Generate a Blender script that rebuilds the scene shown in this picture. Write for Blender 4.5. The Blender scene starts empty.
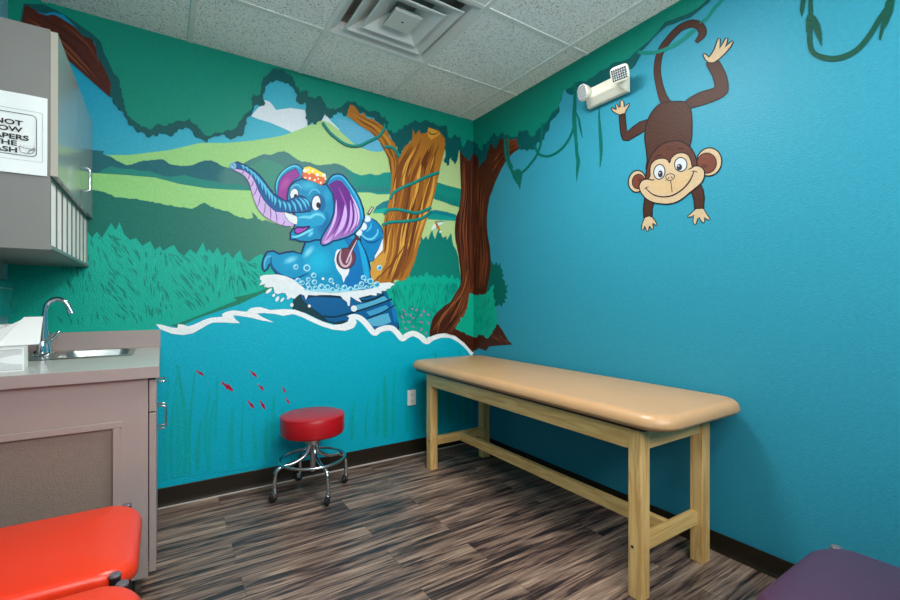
import bpy, bmesh, math, random
from mathutils import Vector, Matrix
from mathutils.geometry import delaunay_2d_cdt
PI = math.pi
S = bpy.context.scene
COL = S.collection
# ------------------------------------------------------------------ camera
YAW = math.radians(33.15); CA, SA = math.cos(YAW), math.sin(YAW)
CX, CY, CZ, FP, HY = -2.111, -2.889, 1.123, 441.0, 302.0
cam = bpy.data.cameras.new('camera'); cam.sensor_width = 36; cam.lens = 36*FP/900
cam.shift_y = (HY-300)/900; cam.clip_start = 0.02
co = bpy.data.objects.new('camera', cam); COL.objects.link(co)
co.location = (CX, CY, CZ); co.rotation_euler = (PI/2, 0, -YAW)
S.camera = co
# ------------------------------------------------------------------ light and exposure
LIGHT = 46.0          # strength of the ceiling fixture diffusers
LIGHT_FILL = 15.0  # fill strength of the unseen fixtures added behind the camera
w = bpy.data.worlds.new('world'); S.world = w; w.use_nodes = True
w.node_tree.nodes['Background'].inputs[0].default_value = (1.0, 0.98, 0.94, 1)
w.node_tree.nodes['Background'].inputs[1].default_value = 12.0
# daylight enters through a fill window added in the unseen wall behind the camera; the portal only guides sampling
pa = bpy.data.lights.new('added_window_portal', 'AREA'); pa.shape = 'RECTANGLE'; pa.size = 2.0; pa.size_y = 0.85; pa.cycles.is_portal = True
po = bpy.data.objects.new('added_window_portal', pa); COL.objects.link(po); po.location = (-1.35, -3.80, 2.025); po.rotation_euler = (PI/2, 0, 0)
S.view_settings.view_transform = 'Standard'; S.view_settings.look = 'None'
S.view_settings.exposure = 0.0; S.view_settings.gamma = 1; S.view_settings.use_curve_mapping = False

# room size: corner of back and right wall at the origin
H = 2.59; XL = -2.72; YF = -3.75

# ------------------------------------------------------------------ helpers
def lin(c): 
    c = c/255.0
    return c/12.92 if c <= 0.04045 else ((c+0.055)/1.055)**2.4
def rgb(c): return (lin(c[0]), lin(c[1]), lin(c[2]), 1.0)
def mat(name, c, rough=0.5, metal=0.0, bump=0, scale=100, spec=0.5, coat=0.0, var=0.0, vscale=8, emit=0):
    m = bpy.data.materials.new(name); m.use_nodes = True
    nt = m.node_tree; b = nt.nodes['Principled BSDF']
    b.inputs['Base Color'].default_value = rgb(c); b.inputs['Roughness'].default_value = rough
    b.inputs['Metallic'].default_value = metal; b.inputs['Specular IOR Level'].default_value = spec
    b.inputs['Coat Weight'].default_value = coat
    tc = nt.nodes.new('ShaderNodeTexCoord')
    if var:
        n = nt.nodes.new('ShaderNodeTexNoise'); n.inputs['Scale'].default_value = vscale; n.inputs['Detail'].default_value = 4
        nt.links.new(tc.outputs['Object'], n.inputs['Vector'])
        mx = nt.nodes.new('ShaderNodeMix'); mx.data_type = 'RGBA'
        r = rgb(c)
        mx.inputs[6].default_value = tuple(v*(1-var) for v in r[:3])+(1,)
        mx.inputs[7].default_value = tuple(min(1, v*(1+var)) for v in r[:3])+(1,)
        nt.links.new(n.outputs['Fac'], mx.inputs[0]); nt.links.new(mx.outputs[2], b.inputs['Base Color'])
    if bump:
        n = nt.nodes.new('ShaderNodeTexNoise'); n.inputs['Scale'].default_value = scale; n.inputs['Detail'].default_value = 2
        nt.links.new(tc.outputs['Object'], n.inputs['Vector'])
        bp = nt.nodes.new('ShaderNodeBump'); bp.inputs['Strength'].default_value = bump; bp.inputs['Distance'].default_value = 0.003
        nt.links.new(n.outputs['Fac'], bp.inputs['Height']); nt.links.new(bp.outputs['Normal'], b.inputs['Normal'])
    if emit:
        b.inputs['Emission Color'].default_value = (1, 0.985, 0.95, 1); b.inputs['Emission Strength'].default_value = emit
    return m

def wloc(o):
    v = Vector((0, 0, 0))
    while o: v += o.location; o = o.parent
    return v
def obj(name, bm, m, parent=None, smooth=False, label=None):
    me = bpy.data.meshes.new(name)
    bmesh.ops.recalc_face_normals(bm, faces=bm.faces[:])
    if smooth:
        for f in bm.faces: f.smooth = True
        if smooth != True:
            for e in bm.edges:
                if len(e.link_faces) == 2 and e.calc_face_angle(0) > smooth: e.smooth = False
    bm.to_mesh(me); bm.free()
    for x in (m if isinstance(m, (list, tuple)) else [m]): me.materials.append(x)
    o = bpy.data.objects.new(name, me); COL.objects.link(o)
    if parent:
        o.parent = parent; me.transform(Matrix.Translation(-wloc(parent)))
    if label: o['label'] = label
    return o
def thing(name, label, cat, loc=(0, 0, 0), group=None):
    o = bpy.data.objects.new(name, None); COL.objects.link(o); o.location = loc
    o.empty_display_size = 0.1
    o['label'] = label; o['category'] = cat
    if group: o['group'] = group
    return o
def tag(o, label, cat, group=None):
    o['label'] = label; o['category'] = cat
    if group: o['group'] = group
    return o
def struct(name, bm, m, **k):
    o = obj(name, bm, m, **k); o['kind'] = 'structure'; return o

def box(bm, x0, x1, y0, y1, z0, z1, bev=0, seg=2, mi=0):
    r = bmesh.ops.create_cube(bm, size=1)
    vs = r['verts']
    for v in vs:
        v.co = Vector(((x0+x1)/2+v.co.x*(x1-x0), (y0+y1)/2+v.co.y*(y1-y0), (z0+z1)/2+v.co.z*(z1-z0)))
    fs = set(f for v in vs for f in v.link_faces)
    for f in fs: f.material_index = mi
    if bev:
        es = set(e for v in vs for e in v.link_edges)
        bmesh.ops.bevel(bm, geom=list(es), offset=bev, segments=seg, profile=0.5, affect='EDGES')
    return vs
def nb(): return bmesh.new()
def mkbox(*a, **k):
    bm = nb(); box(bm, *a, **k); return bm
def catmull(pts, n=6, closed=False):
    P = [Vector(p) for p in pts]; out = []; N = len(P)
    rng = range(N) if closed else range(N-1)
    for i in rng:
        if closed: a, b, c, d = P[(i-1) % N], P[i], P[(i+1) % N], P[(i+2) % N]
        else: a, b, c, d = P[max(i-1, 0)], P[i], P[i+1], P[min(i+2, N-1)]
        for k in range(n):
            t = k/n
            out.append(0.5*((2*b)+(c-a)*t+(2*a-5*b+4*c-d)*t*t+(3*b-a-3*c+d)*t**3))
    if not closed: out.append(P[-1])
    return out
def tube(bm, pts, r, seg=12, closed=False, caps=True):
    P = [Vector(p) for p in pts]; N = len(P); rings = []
    R = r if isinstance(r, (list, tuple)) else [r]*N
    prev = None
    for i in range(N):
        if closed: t = P[(i+1) % N]-P[i-1]
        else: t = P[min(i+1, N-1)]-P[max(i-1, 0)]
        t.normalize()
        if prev is None:
            a = Vector((0, 0, 1)) if abs(t.z) < 0.9 else Vector((1, 0, 0))
            u = t.cross(a).normalized()
        else:
            u = (prev-t*prev.dot(t)).normalized()
        prev = u; v = t.cross(u)
        rings.append([bm.verts.new(P[i]+(u*math.cos(2*PI*k/seg)+v*math.sin(2*PI*k/seg))*R[i]) for k in range(seg)])
    for i in range(N if closed else N-1):
        a, b = rings[i], rings[(i+1) % N]
        for k in range(seg): bm.faces.new((a[k], a[(k+1) % seg], b[(k+1) % seg], b[k]))
    if caps and not closed:
        bm.faces.new(rings[0]); bm.faces.new(rings[-1])
def lathe(bm, prof, c=(0, 0, 0), seg=32, axis='z'):
    rings = []; fs = []; nv = []
    for (r, z) in prof:
        if r < 1e-6: v = bm.verts.new((0, 0, z)); rings.append([v]); nv.append(v)
        else:
            R = [bm.verts.new((r*math.cos(2*PI*k/seg), r*math.sin(2*PI*k/seg), z)) for k in range(seg)]
            rings.append(R); nv += R
    for a, b in zip(rings, rings[1:]):
        for k in range(seg):
            k2 = (k+1) % seg
            if len(a) == 1 and len(b) == 1: continue
            if len(a) == 1: bm.faces.new((a[0], b[k], b[k2]))
            elif len(b) == 1: bm.faces.new((a[k], a[k2], b[0]))
            else: bm.faces.new((a[k], a[k2], b[k2], b[k]))
    M = Matrix.Translation(Vector(c))
    if axis == 'x': M = M @ Matrix.Rotation(-PI/2, 4, 'Y')
    if axis == 'y': M = M @ Matrix.Rotation(PI/2, 4, 'X')
    for v in nv: v.co = M @ v.co
    return nv
def cushion(bm, x0, x1, y0, y1, z0, z1, rc, re, crown=0.0, seg=8, droop=None):
    """upholstered slab: rounded corners in plan (rc) and rolled edge (re), slight crown"""
    cx, cy = (x0+x1)/2, (y0+y1)/2; hx, hy = (x1-x0)/2, (y1-y0)/2
    def ring(ins, z):
        r = max(rc-ins, 0.004); out = []
        for q, (sx, sy) in enumerate(((1, 1), (-1, 1), (-1, -1), (1, -1))):
            ox, oy = sx*(hx-ins-r), sy*(hy-ins-r)
            for k in range(seg+1):
                a = q*PI/2+k*PI/2/seg
                out.append((cx+ox+r*math.cos(a), cy+oy+r*math.sin(a), z))
        return [bm.verts.new(p) for p in out]
    rings = [ring(re*0.35, z0), ring(0.0, z0+re*0.35)]
    top = z1-crown
    for k in range(0, 7):
        a = k*PI/2/6
        rings.append(ring(re*(1-math.cos(a)), top-re+re*math.sin(a)))
    m = min(hx, hy)
    for k in range(1, 7):
        t = k/6*0.92; ins = re+(m-re)*t
        rings.append(ring(min(ins, m-0.006), top+crown*(1-(1-t)**2)))
    for a, b in zip(rings, rings[1:]):
        n = len(a)
        for k in range(n): bm.faces.new((a[k], a[(k+1) % n], b[(k+1) % n], b[k]))
    bm.faces.new(rings[0]); bm.faces.new(rings[-1])
    if droop:
        for v in bm.verts: v.co.z += droop(v.co)

# ------------------------------------------------------------------ mural painting
def ray(px, py):
    u = (px-450)/FP; v = (HY-py)/FP
    return (u*CA+SA, -u*SA+CA, v)
def on_back(px, py):
    r = ray(px, py); t = (0-CY)/r[1]; return (CX+t*r[0], CZ+t*r[2])        # (x, z) on the back wall
def on_right(px, py):
    r = ray(px, py); t = (0-CX)/r[0]; return (CY+t*r[1], CZ+t*r[2])        # (y, z) on the right wall
STEP = 0.0002
class Paint:
    """coats of wall paint: flat coloured shapes laid on a wall, each coat over the last"""
    def __init__(s, wall, base=0):
        s.wall = wall; s.lv = base; s.v = []; s.f = []; s.c = []; s.sub = 0
        s.cv = on_back if wall == 'back' else on_right
    def up(s, n=1): s.lv += n
    def P(s, a, b):
        a = min(a, 0.0)
        b = min(max(b, 0.0), H)
        d = -s.lv*STEP
        return (a, d, b) if s.wall == 'back' else (d, a, b)
    def add(s, verts2, cols, faces):
        n = len(s.v); keep = s.lv; s.lv += s.sub*0.014; s.sub = (s.sub+1) % 30
        for (a, b), c in zip(verts2, cols): s.v.append(s.P(a, b)); s.c.append(rgb(c))
        s.lv = keep
        s.f += [tuple(n+i for i in f) for f in faces]
    def poly(s, pts, col, smooth=0, grid=0, line=None, lw=1.0):
        if smooth: pts = [(p.x, p.y) for p in catmull([Vector((a, b)) for a, b in pts], smooth, True)]
        q = [s.cv(*p) for p in pts]; q = [(min(a, 0.0), b) for a, b in q]
        vs = [Vector(p) for p in q]; n = len(vs); src = list(pts)
        if grid:
            x0, x1 = min(p[0] for p in pts), max(p[0] for p in pts); y0, y1 = min(p[1] for p in pts), max(p[1] for p in pts)
            gx = x0+grid/2
            while gx < x1:
                gy = y0+grid/2
                while gy < y1:
                    c = s.cv(gx, gy)
                    if c[0] < 0: vs.append(Vector(c))
                    gy += grid
                gx += grid
        r = delaunay_2d_cdt(vs, [], [list(range(n))], 1, 1e-5)
        V, F = r[0], r[2]
        if callable(col):
            cols = [col(*s.px(v.x, v.y)) for v in V]
        else: cols = [col]*len(V)
        s.add([(v.x, v.y) for v in V], cols, F)
        if line: s.ribbon(list(pts)+[pts[0]], lw, line)
    def px(s, a, b):
        x, y = (a, 0) if s.wall == 'back' else (0, a)
        dx, dy = x-CX, y-CY; d = dx*SA+dy*CA; r = dx*CA-dy*SA
        return (450+FP*r/d, HY-FP*(b-CZ)/d)
    def ribbon(s, pts, w, col, smooth=0, edge=None, dl=0):
        """stroke; w number or list of widths; edge = colour at the two rims"""
        W = list(w) if isinstance(w, (list, tuple)) else [w]*len(pts)
        if smooth:
            pp = catmull([Vector((a, b, ww)) for (a, b), ww in zip(pts, W)], smooth)
            pts = [(p.x, p.y) for p in pp]; W = [max(p.z, 0.05) for p in pp]
        L = []; N = len(pts)
        for i in range(N):
            a, b = pts[max(i-1, 0)], pts[min(i+1, N-1)]
            dx, dy = b[0]-a[0], b[1]-a[1]; l = math.hypot(dx, dy) or 1
            nx, ny = -dy/l*W[i]/2, dx/l*W[i]/2; p = pts[i]
            L.append(((p[0]+nx, p[1]+ny), p, (p[0]-nx, p[1]-ny)))
        vs = []; cs = []; fs = []
        s.lv += dl
        for t in L:
            for k, p in enumerate(t):
                vs.append(s.cv(*p)); cs.append(col if (k == 1 or edge is None) else edge)
        for i in range(N-1):
            a = 3*i; b = a+3
            fs += [(a, a+1, b+1, b), (a+1, a+2, b+2, b+1)]
        s.add(vs, cs, fs); s.lv -= dl
    def blob(s, x, y, rx, ry, col, rot=0, edge=None, n=18, mid=None, line=None, lw=0.8):
        vs = [s.cv(x, y)]; cs = [col]; fs = []
        ca, sa = math.cos(math.radians(rot)), math.sin(math.radians(rot))
        rs = [(1, edge or col)] if not edge else [(0.55, mid or tuple((a*0.6+b*0.4) for a, b in zip(col, edge))), (1, edge)]
        for f, c in rs:
            for k in range(n):
                a = 2*PI*k/n; u, v = rx*f*math.cos(a), ry*f*math.sin(a)
                vs.append(s.cv(x+u*ca-v*sa, y+u*sa+v*ca)); cs.append(c)
        for k in range(n): fs.append((0, 1+k, 1+(k+1) % n))
        for j in range(len(rs)-1):
            o = 1+j*n
            for k in range(n): fs.append((o+k, o+(k+1) % n, o+n+(k+1) % n, o+n+k))
        s.add(vs, cs, fs)
        if line:
            ring = [(x+rx*math.cos(2*PI*k/24)*ca-ry*math.sin(2*PI*k/24)*sa, y+rx*math.cos(2*PI*k/24)*sa+ry*math.sin(2*PI*k/24)*ca) for k in range(25)]
            s.lv += 0.5; s.ribbon(ring, lw, line); s.lv -= 0.5
    def build(s, name, parent=None, label=None, base=None):
        me = bpy.data.meshes.new(name)
        v, f = list(s.v), list(s.f); c = list(s.c)
        if base:
            n = len(v); v += base[0]; f += [tuple(n+i for i in q) for q in base[1]]; c += [rgb(base[2])]*len(base[0])
        me.from_pydata(v, [], f)
        # face every coat into the room
        me.update()
        at = me.color_attributes.new('Col', 'FLOAT_COLOR', 'POINT')
        for i, q in enumerate(c): at.data[i].color = q
        bm = bmesh.new(); bm.from_mesh(me)
        ax = 1 if s.wall == 'back' else 0
        bad = [q for q in bm.faces if q.normal[ax] > 0]
        bmesh.ops.reverse_faces(bm, faces=bad)
        bm.to_mesh(me); bm.free()
        me.materials.append(M['mural'])
        o = bpy.data.objects.new(name, me); COL.objects.link(o)
        if parent: o.parent = parent
        else: o['kind'] = 'structure'
        if label: o['label'] = label
        return o
def jag(pts, amp, step, rnd, back=True):
    """turn a polyline into a leafy / grassy edge of pointed tips (amp along the outward side, px)"""
    out = []
    for (x0, y0), (x1, y1) in zip(pts, pts[1:]):
        l = math.hypot(x1-x0, y1-y0); n = max(1, int(l/step)); nx, ny = (y1-y0)/l, -(x1-x0)/l
        for k in range(n):
            t = k/n; t2 = (k+0.5+rnd.uniform(-.2, .2))/n; a = amp*rnd.uniform(0.5, 1.2)
            out.append((x0+(x1-x0)*t, y0+(y1-y0)*t))
            out.append((x0+(x1-x0)*t2+nx*a, y0+(y1-y0)*t2+ny*a))
    out.append(pts[-1]); return out

def rough(pts, step, amp, rnd, x0=-1e9, x1=1e9):
    """small leafy scallops along a painted outline"""
    out = []
    for (a, b), (c, d) in zip(pts, pts[1:]):
        out.append((a, b)); l = math.hypot(c-a, d-b)
        if x0 < a < x1 and x0 < c < x1 and l > step and max(b, d) > 5:
            n = int(l/step); nx, ny = (d-b)/l, -(c-a)/l
            for k in range(1, n+1):
                t = (k-.35)/(n+.3); m = amp*rnd.uniform(-1, 1)*(1 if k % 2 else .6)
                out.append((a+(c-a)*t+nx*m, b+(d-b)*t+ny*m))
    out.append(pts[-1]); return out

def make_mural_mat():
    m = bpy.data.materials.new('mural paint on textured wall'); m.use_nodes = True
    nt = m.node_tree; b = nt.nodes['Principled BSDF']; N = nt.nodes.new; L = nt.links.new
    at = N('ShaderNodeAttribute'); at.attribute_name = 'Col'
    g = N('ShaderNodeNewGeometry')
    n = N('ShaderNodeTexNoise'); n.inputs['Scale'].default_value = 60; n.inputs['Detail'].default_value = 3
    L(g.outputs['Position'], n.inputs['Vector'])
    mr = N('ShaderNodeMapRange'); mr.inputs[1].default_value = 0.3; mr.inputs[2].default_value = 0.7
    mr.inputs[3].default_value = 0.95; mr.inputs[4].default_value = 1.05
    L(n.outputs['Fac'], mr.inputs[0])
    mx = N('ShaderNodeMix'); mx.data_type = 'RGBA'; mx.blend_type = 'MULTIPLY'; mx.inputs[0].default_value = 1
    L(at.outputs['Color'], mx.inputs[6]); L(mr.outputs[0], mx.inputs[7]); L(mx.outputs[2], b.inputs['Base Color'])
    b.inputs['Roughness'].default_value = 0.45; b.inputs['Specular IOR Level'].default_value = 0.2
    n2 = N('ShaderNodeTexNoise'); n2.inputs['Scale'].default_value = 130; n2.inputs['Detail'].default_value = 2.5
    L(g.outputs['Position'], n2.inputs['Vector'])
    bp = N('ShaderNodeBump'); bp.inputs['Strength'].default_value = 0.55; bp.inputs['Distance'].default_value = 0.003
    L(n2.outputs['Fac'], bp.inputs['Height']); L(bp.outputs['Normal'], b.inputs['Normal'])
    return m

def make_floor_mat():
    m = bpy.data.materials.new('dark plank vinyl floor'); m.use_nodes = True
    nt = m.node_tree; b = nt.nodes['Principled BSDF']; N = nt.nodes.new; L = nt.links.new
    tc = N('ShaderNodeTexCoord')
    br = N('ShaderNodeTexBrick'); br.inputs['Scale'].default_value = 1; br.inputs['Brick Width'].default_value = 0.92
    br.inputs['Row Height'].default_value = 0.152; br.inputs['Mortar Size'].default_value = 0.0012; br.offset = 0.37
    br.inputs['Color1'].default_value = (0, 0, 0, 1); br.inputs['Color2'].default_value = (1, 1, 1, 1); br.inputs['Mortar'].default_value = (0.5, 0.5, 0.5, 1); br.inputs['Mortar Smooth'].default_value = 1.0
    L(tc.outputs['Object'], br.inputs['Vector'])
    mp = N('ShaderNodeMapping'); mp.inputs['Scale'].default_value = (1.0, 13, 1)
    L(tc.outputs['Object'], mp.inputs['Vector'])
    sc = N('ShaderNodeVectorMath'); sc.operation = 'SCALE'; sc.inputs['Scale'].default_value = 9.0
    L(br.outputs['Color'], sc.inputs[0])
    ad = N('ShaderNodeVectorMath'); ad.operation = 'ADD'; L(mp.outputs[0], ad.inputs[0]); L(sc.outputs[0], ad.inputs[1])
    n1 = N('ShaderNodeTexNoise'); n1.inputs['Scale'].default_value = 2.2; n1.inputs['Detail'].default_value = 7; n1.inputs['Roughness'].default_value = 0.62; n1.inputs['Distortion'].default_value = 0.7
    L(ad.outputs[0], n1.inputs['Vector'])
    mp2 = N('ShaderNodeMapping'); mp2.inputs['Scale'].default_value = (2.2, 70, 1); L(tc.outputs['Object'], mp2.inputs['Vector'])
    n2 = N('ShaderNodeTexNoise'); n2.inputs['Scale'].default_value = 2.0; n2.inputs['Detail'].default_value = 4
    L(mp2.outputs[0], n2.inputs['Vector'])
    mt = N('ShaderNodeMath'); mt.operation = 'MULTIPLY_ADD'; mt.inputs[1].default_value = 0.55; L(n2.outputs['Fac'], mt.inputs[0])
    L(n1.outputs['Fac'], mt.inputs[2])
    m2 = N('ShaderNodeMath'); m2.operation = 'MULTIPLY_ADD'; m2.inputs[1].default_value = 0.06; L(br.outputs['Color'], m2.inputs[0]); L(mt.outputs[0], m2.inputs[2])
    cr = N('ShaderNodeValToRGB'); e = cr.color_ramp.elements
    e[0].position = 0.64; e[0].color = rgb((34, 28, 32)); e[1].position = 1.05; e[1].color = rgb((172, 146, 128))
    for p, c in ((0.73, (62, 50, 48)), (0.80, (108, 86, 76)), (0.91, (142, 118, 102))):
        q = e.new(p); q.color = rgb(c)
    L(m2.outputs[0], cr.inputs[0])
    mx = N('ShaderNodeMix'); mx.data_type = 'RGBA'; mx.inputs[7].default_value = rgb((46, 38, 36))
    L(br.outputs['Fac'], mx.inputs[0]); L(cr.outputs[0], mx.inputs[6]); L(mx.outputs[2], b.inputs['Base Color'])
    b.inputs['Roughness'].default_value = 0.36; b.inputs['Specular IOR Level'].default_value = 0.45
    bp = N('ShaderNodeBump'); bp.inputs['Strength'].default_value = 0.25; bp.inputs['Distance'].default_value = 0.002
    L(mt.outputs[0], bp.inputs['Height']); L(bp.outputs['Normal'], b.inputs['Normal'])
    return m

def make_ceiling_mat():
    m = bpy.data.materials.new('fissured ceiling tile'); m.use_nodes = True
    nt = m.node_tree; b = nt.nodes['Principled BSDF']; N = nt.nodes.new; L = nt.links.new
    tc = N('ShaderNodeTexCoord')
    n = N('ShaderNodeTexNoise'); n.inputs['Scale'].default_value = 150; n.inputs['Detail'].default_value = 3; n.inputs['Roughness'].default_value = 0.7
    L(tc.outputs['Object'], n.inputs['Vector'])
    cr = N('ShaderNodeValToRGB'); e = cr.color_ramp.elements
    e[0].position = 0.37; e[0].color = rgb((120, 120, 118)); e[1].position = 0.44; e[1].color = rgb((248, 248, 244))
    L(n.outputs['Fac'], cr.inputs[0]); L(cr.outputs[0], b.inputs['Base Color'])
    b.inputs['Roughness'].default_value = 0.95
    bp = N('ShaderNodeBump'); bp.inputs['Strength'].default_value = 0.4; bp.inputs['Distance'].default_value = 0.002
    L(cr.outputs[0], bp.inputs['Height']); L(bp.outputs['Normal'], b.inputs['Normal'])
    return m

def make_wood_mat(name, c0, c1, axis, sc=1.0):
    m = bpy.data.materials.new(name); m.use_nodes = True
    nt = m.node_tree; b = nt.nodes['Principled BSDF']; N = nt.nodes.new; L = nt.links.new
    tc = N('ShaderNodeTexCoord'); mp = N('ShaderNodeMapping')
    s = [16*sc]*3; s[axis] = 1.3*sc; mp.inputs['Scale'].default_value = s
    L(tc.outputs['Object'], mp.inputs['Vector'])
    n = N('ShaderNodeTexNoise'); n.inputs['Scale'].default_value = 2.4; n.inputs['Detail'].default_value = 6; n.inputs['Distortion'].default_value = 1.5
    L(mp.outputs[0], n.inputs['Vector'])
    cr = N('ShaderNodeValToRGB'); e = cr.color_ramp.elements
    e[0].position = 0.38; e[0].color = rgb(c0); e[1].position = 0.6; e[1].color = rgb(c1)
    L(n.outputs['Fac'], cr.inputs[0]); L(cr.outputs[0], b.inputs['Base Color'])
    b.inputs['Roughness'].default_value = 0.38
    return m

M = {}
M['mural'] = make_mural_mat()
M['floor'] = make_floor_mat()
M['tile'] = make_ceiling_mat()
M['tee'] = mat('white ceiling tee metal', (228, 230, 226), 0.4)
M['wallteal'] = mat('teal wall paint', (70, 165, 185), 0.45, bump=0.5, scale=130)
M['wallgrey'] = mat('pale blue wall paint', (120, 178, 192), 0.5, bump=0.5, scale=130)
M['base'] = mat('dark brown vinyl cove base', (32, 24, 14), 0.5, spec=0.3)
M['joint'] = mat('pale caulk line', (196, 186, 178), 0.6)
M['lam'] = mat('warm grey laminate', (158, 142, 138), 0.42, bump=0.05, scale=400, var=0.03, vscale=60)
M['lamu'] = mat('grey cabinet laminate', (122, 118, 114), 0.38, var=0.04, vscale=5)
M['doorlam'] = mat('glossy grey door laminate', (146, 152, 150), 0.16)
M['edge'] = mat('cabinet door edge band', (168, 160, 146), 0.4)
M['top'] = mat('grey countertop laminate', (188, 184, 180), 0.3, var=0.05, vscale=300)
M['inset'] = mat('brown grey inset panel', (128, 114, 104), 0.55, bump=0.5, scale=160, var=0.12, vscale=40)
M['chrome'] = mat('chrome', (215, 220, 225), 0.07, metal=1)
M['steel'] = mat('brushed stainless steel', (190, 190, 188), 0.28, metal=1)
M['tub'] = mat('polished tube steel', (200, 204, 208), 0.16, metal=1)
M['white'] = mat('white melamine', (240, 238, 234), 0.5)
M['paper'] = mat('white paper', (232, 232, 230), 0.75, bump=0.12, scale=20)
M['ink'] = mat('black ink', (28, 26, 28), 0.6)
M['redv'] = mat('red vinyl', (176, 16, 28), 0.3, bump=0.05, scale=300)
M['orange'] = mat('orange red vinyl', (226, 56, 26), 0.3, bump=0.06, scale=260)
M['purple'] = mat('plum vinyl', (74, 44, 70), 0.35, bump=0.05, scale=260)
M['beige'] = mat('tan vinyl', (184, 143, 102), 0.33, bump=0.08, scale=200, var=0.10, vscale=6)
M['blackm'] = mat('black metal', (24, 22, 26), 0.35)
M['capg'] = mat('grey plastic cap', (92, 88, 96), 0.35)
M['rubber'] = mat('black rubber', (18, 18, 18), 0.5)
M['nearblack'] = mat('near black matte', (30, 26, 24), 0.8)  # near black, for the toe kick and vent screw
M['duct'] = mat('mottled grey duct', (150, 142, 134), 0.7, var=0.3, vscale=9)  # brownish grey with random mottling
M['vent'] = mat('white painted diffuser', (214, 216, 214), 0.4)
M['ivory'] = mat('ivory plastic', (226, 222, 206), 0.35)
M['lens'] = mat('prismatic clear lens', (215, 220, 222), 0.12, bump=0)
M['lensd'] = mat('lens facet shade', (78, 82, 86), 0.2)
M['teal'] = mat('dispenser plastic with mural reflection', (20, 130, 130), 0.15)  # reflection of the mural put into the colour of grey plastic
M['greyp'] = mat('grey plastic', (112, 124, 124), 0.4)
M['wood_x'] = make_wood_mat('maple grain across', (202, 158, 94), (224, 186, 122), 0)
M['wood_y'] = make_wood_mat('maple grain along', (202, 158, 94), (224, 186, 122), 1)
M['wood_z'] = make_wood_mat('maple grain upright', (196, 150, 90), (224, 184, 120), 2)
M['tinge'] = mat('pale brown mark', (196, 160, 90), 0.5)
M['wave'] = mat('grey wave print', (150, 155, 156), 0.7)
M['glow'] = mat('lit ceiling light diffuser', (240, 240, 240), 0.5, emit=LIGHT)
M['glow_fill'] = mat('lit diffuser of the added ceiling lights', (240, 240, 240), 0.5, emit=LIGHT_FILL)

# ================================================================== room shell
bm = mkbox(XL-0.1, 0.1, YF-0.1, 0.1, -0.1, 0.0); struct('floor', bm, M['floor'])

# ceiling: tiles with holes for light fixtures and the air diffuser, on a tee grid
gx = [XL, -2.59, -1.98, -1.37, -0.76, -0.15, 0.0]
gy = [0.0, -0.525, -1.145, -1.755, -2.365, -2.975, -3.585, YF]
VENT = (2 + 1, 1)      # cell column, row
LITES = {(3, 2): 1, (1, 5): 2, (3, 5): 2}
bm = nb()
for i in range(len(gx)-1):
    for j in range(len(gy)-1):
        if (i, j) == VENT or (i, j) in LITES: continue
        q = 0.0135
        box(bm, gx[i]+(q if i else 0), gx[i+1]-(q if i < 5 else 0), gy[j+1]+(q if j < len(gy)-2 else 0), gy[j]-(q if j else 0), H, H+0.015)
box(bm, XL-0.1, 0.1, YF-0.1, 0.1, H+0.3, H+0.35)
ceiling = struct('ceiling', bm, M['tile'])
bm = nb(); t = 0.012
for x in gx[1:-1]:
    box(bm, x-t, x+t, YF, 0, H-0.0045, H+0.001)
for y in gy[1:-1]:
    for a, b in zip(gx, gx[1:]):
        box(bm, a+(t if a != XL else 0), b-(t if b != 0 else 0), y-t, y+t, H-0.003, H+0.001)
obj('ceiling_grid', bm, M['tee'], ceiling, label='white metal tee grid between the ceiling tiles')
# painter's green smudge on the tile edge
# walls that close the room
struct('wall_left', mkbox(XL-0.1, XL, YF, 0.1, 0, H+0.3), M['wallgrey'])
bm = nb()
box(bm, XL-0.1, -2.35, YF-0.1, YF, 0, H+0.3); box(bm, -0.35, 0.1, YF-0.1, YF, 0, H+0.3)
box(bm, -2.35, -0.35, YF-0.1, YF, 0, 1.6); box(bm, -2.35, -0.35, YF-0.1, YF, 2.45, H+0.3)
struct('wall_front', bm, M['wallteal'])
bm = nb()
for a, b in ((-2.35, -2.31), (-1.37, -1.33), (-0.39, -0.35)): box(bm, a, b, YF-0.08, YF-0.03, 1.6, 2.45)
for a, b in ((1.6, 1.64), (2.41, 2.45)): box(bm, -2.31, -1.37, YF-0.08, YF-0.03, a, b); box(bm, -1.33, -0.39, YF-0.08, YF-0.03, a, b)
struct('added_window_1', bm, M['tee'])  # unseen opening added so that daylight fills the ceiling

R = random.Random(5)
# ================================================================== BACK WALL MURAL
WATER = (0, 166, 190)
K = Paint('back', 0)
K.up()
def sky(px, py):
    t = min(max((px-90)/200, 0), 1); u = min(max((py-20)/130, 0), 1)
    k = 0.35*t+0.45*u
    return (0+95*k, 138+45*k, 174+24*k)
K.poly([(-10, -20), (474, -20), (474, 300), (-10, 300)], sky, grid=14)
K.up()
# clouds
K.poly([(251, 116), (258, 108), (265, 100), (270, 102), (272.5, 105), (276, 110), (290, 108), (305, 110), (307.5, 125), (316, 131), (300, 134), (292, 132.5), (285, 129), (270, 122.5), (258, 119)], (206, 216, 224))
K.poly([(318, 112), (325, 114), (331, 121), (340, 130), (322, 130)], (206, 216, 224))
K.poly([(372, 140), (383, 140), (382, 143), (374, 143)], (214, 218, 212))
K.up()
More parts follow.
